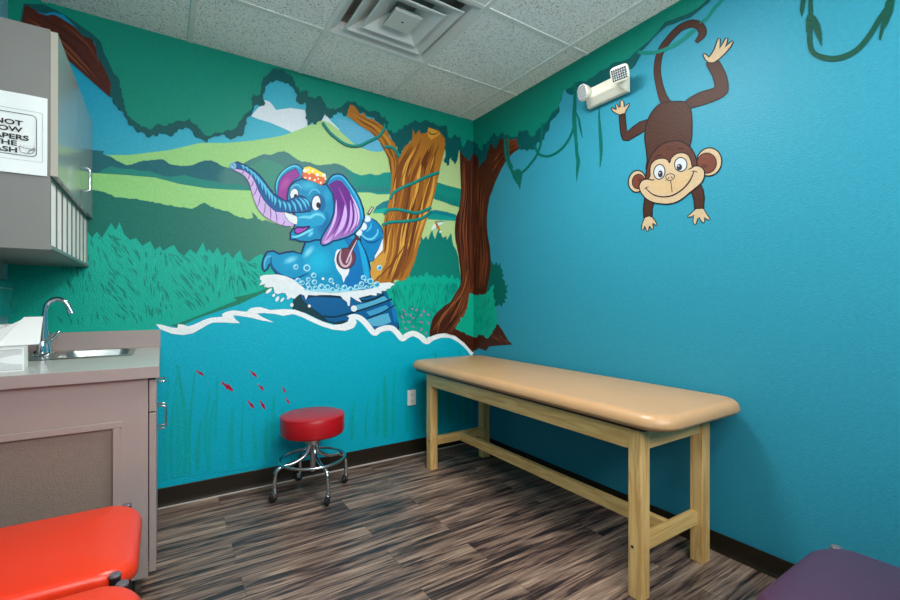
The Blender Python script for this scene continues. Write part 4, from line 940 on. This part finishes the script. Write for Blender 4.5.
# ================================================================== base cabinet, counter, sink
CBX = -2.130; YN = -0.86
bc = thing('base_cabinet', 'grey laminate base cabinet with recessed end panel under the counter', 'cabinet', (-2.42, -0.43, 0))
bm = nb()
box(bm, XL+0.004, -2.156, YN+0.012, YN+0.03, 0.085, 0.835); box(bm, XL+0.004, -2.156, -0.048, -0.03, 0.085, 0.835)
box(bm, XL+0.004, -2.156, YN+0.03, -0.048, 0.085, 0.103); box(bm, XL+0.004, XL+0.02, YN+0.03, -0.048, 0.103, 0.835)
box(bm, -2.172, -2.156, YN+0.03, -0.048, 0.103, 0.835)
# end panel with recessed field: a frame of four boards
box(bm, -2.245, -2.155, YN, YN+0.012, 0.08, 0.836)
box(bm, XL+0.004, -2.245, YN, YN+0.012, 0.684, 0.836)
obj('carcass', bm, M['lam'], bc)
bm = nb()
box(bm, XL+0.004, -2.232, YN-0.008, YN, 0.66, 0.684, bev=0.002); box(bm, -2.262, -2.240, YN-0.008, YN, 0.09, 0.660, bev=0.002)
obj('trim_frame', bm, M['lam'], bc, label='raised moulding around the recessed panel')
obj('inset_panel', mkbox(XL+0.004, -2.2455, YN+0.006, YN+0.0115, 0.09, 0.6835), M['inset'], bc, label='rough brown grey recessed panel')
bm = nb(); box(bm, XL+0.004, -2.20, YN+0.05, -0.03, 0.001, 0.084); obj('toe_kick', bm, M['nearblack'], bc, label='dark recessed toe kick')
dr = obj('drawer', mkbox(-2.152, CBX, YN+0.001, -0.035, 0.705, 0.826, bev=0.0015), M['lam'], bc)
d1 = obj('cabinet_door', mkbox(-2.152, CBX, YN+0.001, -0.449, 0.095, 0.700, bev=0.0015), M['lam'], bc)
d2 = obj('cabinet_door', mkbox(-2.152, CBX, -0.445, -0.035, 0.095, 0.700, bev=0.0015), M['lam'], bc)
def pull(p0, p1, out, m, parent):
    """wire pull: two legs and a grip with rounded corners"""
    a, b = Vector(p0), Vector(p1); o = Vector(out); d = (b-a)
    bm = nb(); k = 0.010; dn = d.normalized(); on = o.normalized()
    pts = [a, a+o-on*k, a+o-on*k*.3+dn*k*.3, a+o+dn*k, b+o-dn*k, b+o-on*k*.3-dn*k*.3, b+o-on*k, b]
    tube(bm, pts, 0.0042, 10); obj('handle', bm, M['chrome'], parent, smooth=True)
pull((CBX, -0.478, 0.545), (CBX, -0.478, 0.648), (0.034, 0, 0), 0, d1)
pull((CBX, -0.412, 0.545), (CBX, -0.412, 0.648), (0.034, 0, 0), 0, d2)
pull((CBX, -0.49, 0.762), (CBX, -0.39, 0.762), (0.034, 0, 0), 0, dr)
# countertop with sink hole and backsplash
ct = thing('countertop', 'grey laminate countertop with backsplash and a sink cut in', 'countertop', (-2.42, -0.43, 0.835))
SX0, SX1, SY0, SY1 = -2.505, -2.236, -0.400, -0.050
bm = nb()
box(bm, XL+0.002, -2.121, -0.885, SY0, 0.837, 0.88); box(bm, XL+0.002, -2.121, SY1, -0.004, 0.837, 0.88)
box(bm, XL+0.002, SX0, SY0, SY1, 0.837, 0.88); box(bm, SX1, -2.121, SY0, SY1, 0.837, 0.88)
obj('counter_slab', bm, M['top'], ct)
bm = nb(); box(bm, XL+0.002, -2.121, -0.8875, -0.8852, 0.8375, 0.8795); box(bm, -2.1208, -2.1192, -0.8875, -0.004, 0.8375, 0.8795)
obj('edge_band', bm, M['lam'], ct)
bm = nb(); box(bm, XL+0.022, -2.118, -0.024, -0.005, 0.8802, 0.972, bev=0.002); box(bm, XL+0.002, XL+0.022, -0.885, -0.005, 0.8802, 0.972, bev=0.002)
obj('backsplash', bm, M['lam'], ct)
sk = thing('sink', 'small rectangular stainless steel sink set in the grey counter', 'sink', (-2.4, -0.22, 0.88))
bm = nb()
def rr(x0, x1, y0, y1, r, z, seg=6):
    out = []
    for q, (cx_, cy_) in enumerate(((x1-r, y1-r), (x0+r, y1-r), (x0+r, y0+r), (x1-r, y0+r))):
        for k in range(seg+1):
            a = q*PI/2+k*PI/2/seg; out.append(bm.verts.new((cx_+r*math.cos(a), cy_+r*math.sin(a), z)))
    return out
rings = [rr(-2.615, -2.222, -0.425, -0.030, 0.02, 0.8803), rr(-2.612, -2.225, -0.422, -0.033, 0.02, 0.8835), rr(-2.50, -2.240, -0.395, -0.055, 0.045, 0.8840), rr(-2.494, -2.246, -0.389, -0.061, 0.045, 0.8815), rr(-2.488, -2.252, -0.383, -0.067, 0.045, 0.86), rr(-2.475, -2.262, -0.37, -0.08, 0.05, 0.76), rr(-2.45, -2.285, -0.345, -0.105, 0.05, 0.745)]
for a, b in zip(rings, rings[1:]):
    for k in range(len(a)): bm.faces.new((a[k], a[(k+1) % len(a)], b[(k+1) % len(a)], b[k]))
bm.faces.new(rings[-1])
obj('basin', bm, M['steel'], sk, smooth=0.6)
bm = nb(); lathe(bm, [(0, 0), (0.022, 0.0), (0.03, 0.002), (0.032, 0)], (-2.37, -0.225, 0.7455), 20); obj('drain', bm, M['chrome'], sk, smooth=True)
fc = thing('faucet', 'chrome gooseneck faucet with lever handles behind the sink', 'faucet', (-2.555, -0.21, 0.884))
FX, FY, FZ = -2.555, -0.21, 0.8842
bm = nb(); box(bm, FX-0.028, FX+0.028, FY-0.085, FY+0.085, FZ, FZ+0.012, bev=0.005, seg=3); obj('base_plate', bm, M['chrome'], fc, smooth=0.7)
bm = nb(); lathe(bm, [(0.024, 0), (0.024, 0.012), (0.018, 0.03), (0.0155, 0.07), (0.0145, 0.1), (0.0, 0.1)], (FX, FY, FZ+0.012), 20); obj('body', bm, M['chrome'], fc, smooth=0.9)
bm = nb(); pts = [(FX, FY, FZ+0.05), (FX, FY, FZ+0.12), (FX, FY, FZ+0.19), (FX+0.006, FY, FZ+0.225), (FX+0.022, FY, FZ+0.245), (FX+0.044, FY, FZ+0.252), (FX+0.066, FY, FZ+0.243), (FX+0.080, FY, FZ+0.222), (FX+0.088, FY, FZ+0.200)]
tube(bm, catmull(pts, 5), 0.0105, 16); obj('spout', bm, M['chrome'], fc, smooth=0.9)
bm = nb(); tube(bm, [(FX+0.086, FY, FZ+0.206), (FX+0.093, FY, FZ+0.186)], 0.0135, 16); obj('aerator', bm, M['chrome'], fc, smooth=0.9)
for s in (-1, 1):
    bm = nb(); lathe(bm, [(0.018, 0), (0.019, 0.01), (0.0155, 0.025), (0.017, 0.045), (0.012, 0.055), (0, 0.057)], (FX, FY+s*0.058, FZ+0.012), 16)
    tube(bm, catmull([(FX, FY+s*0.058, FZ+0.055), (FX+0.02, FY+s*0.07, FZ+0.072), (FX+0.035, FY+s*0.085, FZ+0.098)], 4), [0.006]*8+[0.0075], 10)
    obj('lever', bm, M['chrome'], fc, smooth=0.9)

# things on the counter
gb = thing('tissue_box', 'low white box printed with grey waves at the counter corner', 'box', (-2.6, -0.74, 0.88))
def skewbox(bm, c, dx, dy, z0, z1, rot, bev=0.0):
    vs = box(bm, -dx/2, dx/2, -dy/2, dy/2, z0, z1)
    m = Matrix.Translation((c[0], c[1], 0)) @ Matrix.Rotation(rot, 4, 'Z')
    for v in vs: v.co = m @ v.co
bm = nb(); skewbox(bm, (-2.606, -0.715), 0.165, 0.12, 0.8805, 0.962, 0.10); obj('carton', bm, M['paper'], gb)
bm = nb()
for k in range(9):
    for zc, sg in ((0.906, 1), (0.938, -1)):
        pts = []
        for i in range(13):
            u = -0.078+i*0.013; v = zc+sg*(0.010*math.sin((u+0.09)*28)-0.006)+(k-4)*0.0034
            v = min(max(v, 0.886), 0.957)
            a = 0.10; lx, ly = u, -0.0606
            pts.append((-2.606+lx*math.cos(a)-ly*math.sin(a), -0.715+lx*math.sin(a)+ly*math.cos(a), v))
        tube(bm, pts, 0.0004, 4)
obj('wave_print', bm, M['wave'], gb)
tw_ = thing('paper_towels', 'folded white paper towels leaning on the printed box', 'towels', (-2.60, -0.62, 0.9625))
bm = nb()
def quadslab(bm, P, th):
    P = [Vector(p) for p in P]; n = (P[1]-P[0]).cross(P[3]-P[0]).normalized()*th
    a = [bm.verts.new(p) for p in P]; b = [bm.verts.new(p+n) for p in P]
    bm.faces.new(a); bm.faces.new(b[::-1])
    for k in range(4): bm.faces.new((a[k], a[(k+1) % 4], b[(k+1) % 4], b[k]))
for k in range(5):
    d = k*0.004
    quadslab(bm, [(-2.605, -0.70+d, 0.964), (-2.500, -0.66+d, 0.964), (-2.512, -0.52+d, 1.062), (-2.562, -0.54+d, 1.062)], 0.0028)
quadslab(bm, [(-2.69, -0.70, 0.9645), (-2.607, -0.702, 0.9645), (-2.562, -0.545, 1.058), (-2.570, -0.545, 1.050)], 0.003)
quadslab(bm, [(-2.517, -0.52, 0.963), (-2.500, -0.655, 0.963), (-2.512, -0.52, 1.058), (-2.516, -0.505, 1.056)], 0.002)
obj('towel_sheets', bm, M['paper'], tw_)
dp = thing('wall_dispenser', 'glossy grey dispenser, mural reflection coloured in teal, on the left wall behind the counter', 'dispenser', (-2.66, -0.30, 1.05))
obj('dispenser_cover', mkbox(XL+0.003, -2.662, -0.42, -0.20, 1.062, 1.218, bev=0.008), M['teal'], dp)
obj('seam', mkbox(-2.6618, -2.6610, -0.412, -0.208, 1.1795, 1.182), M['wave'], dp)
obj('lock_slot', mkbox(-2.6618, -2.6608, -0.235, -0.231, 1.10, 1.13), M['blackm'], dp)
tag(obj('wall_box', mkbox(XL+0.003, -2.680, -0.42, -0.26, 1.2195, 1.295, bev=0.003), M['greyp']), 'grey plastic box on the left wall above the teal dispenser', 'box')
tag(obj('small_carton', mkbox(-2.695, -2.645, -0.40, -0.30, 0.8842, 1.03, bev=0.002), M['paper']), 'small white carton standing below the teal dispenser', 'box')
sd = thing('spray_cap', 'small black stopper lying on the counter behind the faucet', 'stopper', (-2.60, -0.11, 0.884))
bm = nb(); lathe(bm, [(0, 0), (0.022, 0), (0.024, 0.006), (0.012, 0.012), (0.008, 0.03), (0, 0.032)], (-2.592, -0.10, 0.8842), 16); obj('stopper_body', bm, M['rubber'], sd, smooth=0.8)

# ================================================================== upper cabinet
UX = -2.428
uc = thing('wall_cabinet', 'grey upper cabinet with one door and a row of open slots beneath', 'cabinet', (-2.57, -0.45, 1.3))
bm = nb(); YU = -0.90; ZT = 2.045
box(bm, XL+0.002, UX, YU, YU+0.018, 1.30, ZT); box(bm, XL+0.002, UX, -0.022, -0.004, 1.30, ZT)
box(bm, XL+0.002, UX, YU+0.018, -0.022, 1.30, 1.316); box(bm, XL+0.002, UX, YU+0.018, -0.022, ZT-0.018, ZT)
box(bm, XL+0.002, UX, YU+0.018, -0.022, 1.540, 1.556); box(bm, XL+0.002, XL+0.012, YU+0.018, -0.022, 1.316, ZT-0.018)
obj('carcass', bm, M['lamu'], uc)
M['divider'] = mat('grey slot divider', (84, 84, 80), 0.5)
bm = nb(); box(bm, UX-0.008, UX-0.004, YU+0.018, -0.022, 1.3162, 1.5398); obj('slot_backing', bm, M['white'], uc, label='white inside of the slots')
for k in range(1, 8):
    y = YU+0.018+(0.878-0.018)*k/8-0.004
    obj('slot_divider', mkbox(UX-0.0038, UX-0.0005, y, y+0.009, 1.3162, 1.5398), M['divider'], uc)
bm = nb(); box(bm, UX, UX+0.006, YU, -0.004, 1.302, 1.314); obj('edge_strip', bm, M['greyp'], uc)
ud = obj('cabinet_door', mkbox(UX+0.001, UX+0.020, YU+0.001, -0.006, 1.550, ZT-0.006, bev=0.001), M['doorlam'], uc)
bm = nb(); box(bm, UX+0.001, UX+0.0205, YU-0.0005, YU+0.0008, 1.550, ZT-0.006); obj('edge_band', bm, M['edge'], ud)
pull((UX+0.020, -0.42, 1.605), (UX+0.020, -0.42, 1.705), (0.034, 0, 0), 0, ud)

# paper sign on its end panel
sg = thing('paper_sign', 'white printed paper notice taped on the end of the upper cabinet', 'sign', (-2.57, YU-0.001, 1.545))
SXR = -2.434
bm = nb(); n = 14; vv = []
for j in range(9):
    row = []
    for i in range(n+1):
        x = XL+0.006+(SXR-XL-0.006)*i/n; z = 1.545+(1.808-1.545)*j/8
        y = YU-0.0022-0.0012*(1+math.sin(i*0.9+j*0.5))-(0.006*((j < 2)*(2-j)/2)*(i/n)**2)
        row.append(bm.verts.new((x, y, z)))
    vv.append(row)
for j in range(8):
    for i in range(n): bm.faces.new((vv[j][i], vv[j][i+1], vv[j+1][i+1], vv[j+1][i]))
obj('sheet', bm, M['paper'], sg, smooth=True)
def rline(bm, x0, x1, z0, z1, r, y, th):
    pts = []
    for q, (cx_, cz_) in enumerate(((x1-r, z1-r), (x0+r, z1-r), (x0+r, z0+r), (x1-r, z0+r))):
        for k in range(6):
            a = q*PI/2+k*PI/2/5; pts.append((cx_+r*math.cos(a), y, cz_+r*math.sin(a)))
    tube(bm, pts, th, 6, closed=True)
YS = YU-0.0052
bm = nb(); rline(bm, -2.692, -2.461, 1.606, 1.742, 0.012, YS, 0.0009); rline(bm, -2.705, -2.446, 1.590, 1.755, 0.002, YS, 0.0003)
obj('border', bm, M['ink'], sg)
def text(s_, xr, z, size, m, parent, y, sx=1.0):
    cu = bpy.data.curves.new('t', 'FONT'); cu.body = s_; cu.size = size; cu.align_x = 'RIGHT'; cu.extrude = 0.0002; cu.offset = 0.0006
    o = bpy.data.objects.new('t', cu); COL.objects.link(o); bpy.context.view_layer.update()
    me = bpy.data.meshes.new_from_object(o.evaluated_get(bpy.context.evaluated_depsgraph_get()))
    bpy.data.objects.remove(o)
    me.transform(Matrix.Translation((xr, y, z)) @ Matrix.Rotation(PI/2, 4, 'X') @ Matrix.Diagonal((sx, 1, 1, 1)))
    bm = nb(); bm.from_mesh(me); bpy.data.meshes.remove(me)
    obj('lettering', bm, m, parent)
DZ = -0.0062; DXT = 0.004
for s_, xr, z in (('DO NOT', -2.4985, 1.7085), ('THROW', -2.500, 1.6865), ('DIAPERS', -2.484, 1.6620), ('IN THE', -2.5125, 1.6410), ('TRASH', -2.5105, 1.6185)):
    text(s_, xr+DXT, z+DZ, 0.0225, M['ink'], sg, YS, 1.38)
bm = nb(); cxi, czi = -2.484, 1.628
tube(bm, [(cxi-0.020, YS, czi+0.006), (cxi-0.016, YS, czi-0.012), (cxi-0.004, YS, czi-0.014), (cxi+0.012, YS, czi-0.012), (cxi+0.019, YS, czi), (cxi+0.019, YS, czi+0.006)], 0.0007, 6)
tube(bm, [(cxi-0.020, YS, czi+0.006), (cxi-0.004, YS, czi+0.003), (cxi+0.008, YS, czi+0.002), (cxi+0.019, YS, czi+0.006)], 0.0007, 6)
tube(bm, [(cxi+0.002, YS, czi-0.012), (cxi+0.006, YS, czi-0.004), (cxi+0.017, YS, czi+0.002)], 0.0009, 6)
for k in range(5): tube(bm, [(cxi-0.017+k*0.008, YS, czi+0.009), (cxi-0.015+k*0.008, YS, czi+0.0125)], 0.0004, 5)
obj('drawing', bm, M['ink'], sg)

# ================================================================== treatment table
tt = thing('treatment_table', 'long wooden treatment table with tan padded top against the right wall', 'table', (-0.36, -1.05, 0))
bm = nb(); cushion(bm, -0.655, -0.022, -2.02, -0.105, 0.656, 0.720, 0.11, 0.04, crown=0.006)
obj('padded_top', bm, M['beige'], tt, smooth=True)
obj('top_board', mkbox(-0.63, -0.06, -1.92, -0.19, 0.644, 0.657), M['blackm'], tt, label='thin dark underside board of the pad')
LX0, LX1, LX2, LX3 = -0.618, -0.562, -0.180, -0.120
LY0, LY1, LY2, LY3 = -1.904, -1.848, -0.368, -0.312
for (a, b) in ((LX0, LX1), (LX2, LX3)):
    for (c, d) in ((LY0, LY1), (LY2, LY3)):
        obj('leg', mkbox(a, b, c, d, 0.001, 0.643, bev=0.004), M['wood_z'], tt)
for x in (LX0+0.004, LX3-0.029):
    obj('side_rail', mkbox(x, x+0.025, LY1+0.0005, LY2-0.0005, 0.562, 0.643, bev=0.002), M['wood_y'], tt)
for y in (LY0+0.010, LY3-0.035):
    obj('end_rail', mkbox(LX1+0.0005, LX2-0.0005, y, y+0.025, 0.562, 0.643, bev=0.002), M['wood_x'], tt)
for y in (LY0+0.022, LY3-0.055):
    obj('cross_stretcher', mkbox(LX1+0.0005, LX2-0.0005, y, y+0.03, 0.165, 0.222, bev=0.002), M['wood_x'], tt)
obj('long_stretcher', mkbox(-0.382, -0.352, LY0+0.0525, LY3-0.0555, 0.165, 0.222, bev=0.002), M['wood_y'], tt)
for (x, y) in ((LX0, LY0+0.037), (LX0, LY3-0.04)):
    bm = nb(); lathe(bm, [(0, 0.0022), (0.005, 0.0022), (0.006, 0)], (x, y, 0.195), 12, 'x'); obj('bolt', bm, M['blackm'], tt)

# ================================================================== stool
sx_, sy_ = -1.366, -0.268
st_ = thing('stool', 'round red vinyl stool on a chrome base with casters', 'stool', (sx_, sy_, 0))
bm = nb(); lathe(bm, [(0, 0.352), (0.17, 0.352), (0.178, 0.358), (0.182, 0.368), (0.182, 0.452), (0.178, 0.461), (0.168, 0.466), (0.08, 0.469), (0, 0.470)], (sx_, sy_, 0), 56)
so = obj('seat', bm, M['redv'], st_, smooth=0.9)
bm = nb(); tube(bm, [(sx_+0.180*math.cos(2*PI*k/56), sy_+0.180*math.sin(2*PI*k/56), 0.459) for k in range(56)], 0.0022, 6, closed=True); obj('piping', bm, M['redv'], so, smooth=True)
bm = nb(); lathe(bm, [(0, 0.351), (0.044, 0.351), (0.044, 0.300), (0.040, 0.292), (0, 0.292)], (sx_, sy_, 0), 28); obj('seat_hub', bm, M['steel'], st_, smooth=0.7)
bm = nb(); lathe(bm, [(0, 0.32), (0.016, 0.32), (0.016, 0.13), (0, 0.13)], (sx_, sy_, 0), 20); obj('screw_post', bm, M['steel'], st_, smooth=0.7)
bm = nb(); tube(bm, [(sx_+0.184*math.cos(2*PI*k/56), sy_+0.184*math.sin(2*PI*k/56), 0.205) for k in range(56)], 0.0085, 12, closed=True); obj('foot_ring', bm, M['tub'], st_, smooth=True)
for k in range(4):
    a = math.radians([182, 276, 8, 95][k]); ca, sa = math.cos(a), math.sin(a)
    def P(r, z): return (sx_+r*ca, sy_+r*sa, z)
    bm = nb(); tube(bm, catmull([P(0.022, 0.292), P(0.027, 0.255), P(0.05, 0.222), P(0.11, 0.196), P(0.17, 0.190), P(0.205, 0.168), P(0.214, 0.12), P(0.214, 0.056)], 5), 0.011, 14)
    lg = obj('leg', bm, M['tub'], st_, smooth=0.9)
    r = 0.214; b_ = math.radians([200, 230, 215, 160][k]); cb, sb = math.cos(b_), math.sin(b_)
    bm = nb(); lathe(bm, [(0, 0.0), (0.021, 0.0), (0.0245, 0.004), (0.0245, 0.014), (0.021, 0.018), (0, 0.018)], (0, 0, -0.009), 24)
    m = Matrix.Translation(P(r, 0.0258)) @ Matrix.Translation((cb*0.01, sb*0.01, 0)) @ Matrix.Rotation(b_, 4, 'Z') @ Matrix.Rotation(PI/2, 4, 'X')
    for v in bm.verts: v.co = m @ v.co
    ca_ = obj('caster', bm, M['rubber'], st_, smooth=0.6)
    bm = nb(); vs = box(bm, -0.012, 0.009, -0.0125, -0.0105, -0.002, 0.0285); vs += box(bm, -0.012, 0.009, 0.0105, 0.0125, -0.002, 0.0285); vs += box(bm, -0.016, 0.012, -0.0105, 0.0105, 0.026, 0.0285)
    m2 = Matrix.Translation(P(r, 0.0265)) @ Matrix.Translation((cb*0.008, sb*0.008, 0)) @ Matrix.Rotation(b_, 4, 'Z')
    for v in vs: v.co = m2 @ v.co
    v0 = len(bm.verts); lathe(bm, [(0.0, 0.0), (0.0125, 0.0), (0.0125, 0.016), (0, 0.016)], P(r, 0.054), 14)
    obj('caster_fork', bm, M['tub'], ca_, smooth=0.5)

# ================================================================== outlet
ol = thing('wall_outlet', 'white electrical outlet low on the painted back wall', 'outlet', (-0.568, -0.006, 0.42))
ox, oz = -0.568, 0.418
bm = nb(); box(bm, ox-0.035, ox+0.035, -0.013, -0.0075, oz-0.057, oz+0.057, bev=0.003); obj('cover_plate', bm, M['white'], ol)
for s in (-1, 1):
    bm = nb(); box(bm, ox-0.017, ox+0.017, -0.0150, -0.0128, oz+s*0.022-0.014, oz+s*0.022+0.014, bev=0.002); rc_ = obj('receptacle', bm, M['white'], ol)
    bm = nb()
    for q in (-0.006, 0.006): box(bm, ox+q-0.001, ox+q+0.001, -0.0154, -0.0148, oz+s*0.022-0.003, oz+s*0.022+0.006)
    box(bm, ox-0.002, ox+0.002, -0.0154, -0.0148, oz+s*0.022-0.010, oz+s*0.022-0.006)
    obj('slots', bm, M['blackm'], rc_)

# ================================================================== emergency light
el = thing('emergency_light', 'ivory twin head emergency light high on the right wall', 'light', (-0.01, -1.27, 2.30))
bm = nb()
# tapered housing: wide back, narrower raised front
ya, yb, za, zb = -1.438, -1.175, 2.248, 2.345
back = [(-0.009, ya, za), (-0.009, yb, za), (-0.009, yb, zb), (-0.009, ya, zb)]
mid_ = [(-0.035, ya, za), (-0.035, yb, za), (-0.035, yb, zb), (-0.035, ya, zb)]
fr = [(-0.075, ya+0.03, za+0.035), (-0.075, yb-0.02, za+0.035), (-0.075, yb-0.02, zb-0.008), (-0.075, ya+0.03, zb-0.008)]
A, Bq, C_ = [[bm.verts.new(p) for p in q] for q in (back, mid_, fr)]
for p, q in ((A, Bq), (Bq, C_)):
    for k in range(4): bm.faces.new((p[k], p[(k+1) % 4], q[(k+1) % 4], q[k]))
bm.faces.new(A); bm.faces.new(C_)
bmesh.ops.bevel(bm, geom=bm.edges[:], offset=0.003, segments=2, affect='EDGES')
obj('housing', bm, M['ivory'], el)
def head(c, yaw, pitch, round_):
    bm = nb(); D = Matrix.Translation(c) @ Matrix.Rotation(yaw, 4, 'Z') @ Matrix.Rotation(pitch, 4, 'Y')
    # local -x is the facing direction
    if round_: prof = [(0, 0.04), (0.02, 0.04), (0.034, 0.026), (0.047, 0.004), (0.049, 0.0), (0.049, -0.004)]
    n = 28; rings = []
    def sq(r, x):
        out = []
        for k in range(n):
            a = 2*PI*k/n; e = 0.45
            cy_, cz_ = math.cos(a), math.sin(a)
            if not round_: cy_ = math.copysign(abs(cy_)**e, cy_); cz_ = math.copysign(abs(cz_)**e, cz_)
            out.append(bm.verts.new(D @ Vector((x, cy_*r*(1.05 if not round_ else 1), cz_*r*(0.86 if not round_ else 1)))))
        return out
    rings = [sq(0.016, 0.042), sq(0.032, 0.032), sq(0.043, 0.008), sq(0.0455, 0.0), sq(0.0455, -0.008), sq(0.042, -0.010)]
    for a, b in zip(rings, rings[1:]):
        for k in range(n): bm.faces.new((a[k], a[(k+1) % n], b[(k+1) % n], b[k]))
    bm.faces.new(rings[0]); bm.faces.new(rings[-1])
    h = obj('lamp_head', bm, M['ivory'], el, smooth=0.6)
    bm = nb(); g = 0.0115
    for i in range(-3, 4):
        for j in range(-3, 4):
            if round_ and math.hypot(i, j)*g > 0.042: continue
            if not round_ and abs(j)*g > 0.034: continue
            y, z = i*g, j*g
            pk = bm.verts.new(D @ Vector((-0.0165, y-0.003, z+0.003)))
            q = [bm.verts.new(D @ Vector((-0.0102, y+a*g/2, z+b*g/2))) for a, b in ((1, 1), (-1, 1), (-1, -1), (1, -1))]
            for k in range(4):
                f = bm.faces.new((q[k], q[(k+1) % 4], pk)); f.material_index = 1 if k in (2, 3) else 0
    obj('lens', bm, [M['lens'], M['lensd']], h, label='faceted clear lens')
    bm = nb(); tube(bm, [D @ Vector((0.03, 0, -0.01)), D @ Vector((0.05, 0, -0.035))], 0.012, 12); obj('knuckle', bm, M['ivory'], h, smooth=0.7)
head(Vector((-0.10, -1.20, 2.316)), math.radians(-16), math.radians(-14), True)
head(Vector((-0.115, -1.452, 2.312)), math.radians(12), math.radians(-28), False)

# ================================================================== chairs
def make_chair(name, label, m, loc, rotz, seat_w=0.47, seat_d=0.50, zs=0.45, group=None, blackcap=True):
    """upholstered side chair facing local +x; local origin under the seat centre"""
    t = thing(name, label, 'chair', (0, 0, 0), group)
    hd, hw = seat_d/2, seat_w/2
    bm = nb(); cushion(bm, -hd, hd, -hw, hw, zs-0.055, zs+0.004, 0.09, 0.024, crown=0.010, droop=lambda c: -0.02*max(0, (c.x-hd+0.12)/0.12)**2)
    obj('seat', bm, m, t, smooth=True)
    bm = nb(); cushion(bm, -0.19, 0.19, -hw+0.01, hw-0.01, -0.022, 0.022, 0.06, 0.018, crown=0.004)
    R_ = Matrix.Translation((-hd+0.005, 0, zs+0.27)) @ Matrix.Rotation(math.radians(-80), 4, 'Y')
    for v in bm.verts: v.co = R_ @ v.co
    obj('backrest', bm, m, t, smooth=True)
    for s in (-1, 1):
        y = s*(hw+0.004)
        bm = nb(); tube(bm, [(hd-0.045, s*(hw-0.005), 0.012), (hd-0.045, s*(hw-0.005), zs-0.024)], 0.0125, 16); lg = obj('leg', bm, M['blackm'], t, smooth=0.8)
        bm = nb(); tube(bm, [(hd-0.045, s*(hw-0.005), zs-0.024), (hd-0.045, s*(hw-0.005), zs-0.020), (hd-0.045, s*(hw-0.005), zs-0.017)], [0.0138, 0.0138, 0.011], 18); obj('leg_cap', bm, M['capg'], lg, smooth=0.6)
        bm = nb(); tube(bm, [(hd-0.045, s*(hw-0.005), 0.001), (hd-0.045, s*(hw-0.005), 0.016)], 0.0155, 14); obj('foot', bm, M['rubber'], lg, smooth=0.6)
        bm = nb(); tube(bm, catmull([(-hd-0.03, y, 0.012), (-hd+0.01, y, 0.25), (-hd-0.005, y, zs), (-hd-0.055, y, zs+0.30), (-hd-0.075, y, zs+0.44)], 5), 0.0115, 14); lg = obj('back_leg', bm, M['blackm'], t, smooth=0.8)
        bm = nb(); tube(bm, [(-hd-0.032, y, 0.001), (-hd-0.030, y, 0.016)], 0.0145, 14); obj('foot', bm, M['rubber'], lg, smooth=0.6)
        bm = nb(); tube(bm, [(hd-0.04, s*(hw-0.004), zs-0.075), (-hd+0.0, s*(hw-0.002), zs-0.075)], 0.010, 12); obj('seat_rail', bm, M['blackm'], t, smooth=0.8)
    bm = nb(); tube(bm, [(hd-0.045, -hw, zs-0.075), (hd-0.045, hw, zs-0.075)], 0.010, 12); obj('front_rail', bm, M['blackm'], t, smooth=0.8)
    t.location = loc; t.rotation_euler = (0, 0, rotz)
    return t
def copy_tree(o, parent=None):
    c = o.copy(); COL.objects.link(c)
    if parent: c.parent = parent
    for ch in list(o.children): copy_tree(ch, c)
    return c
ra = make_chair('waiting_chair', 'orange red padded chair nearest the base cabinet', M['orange'], (-2.416, -1.255, 0), 0, group='orange red padded chairs along the left wall')
rb = copy_tree(ra); rb.location = (-2.398, -1.768, 0); rb['label'] = 'orange red padded chair at the bottom left edge, nearer the camera than its twin'
pc = make_chair('waiting_chair', 'plum purple padded chair in front of the right wall', M['purple'], (-0.746, -2.648, 0), math.radians(90))
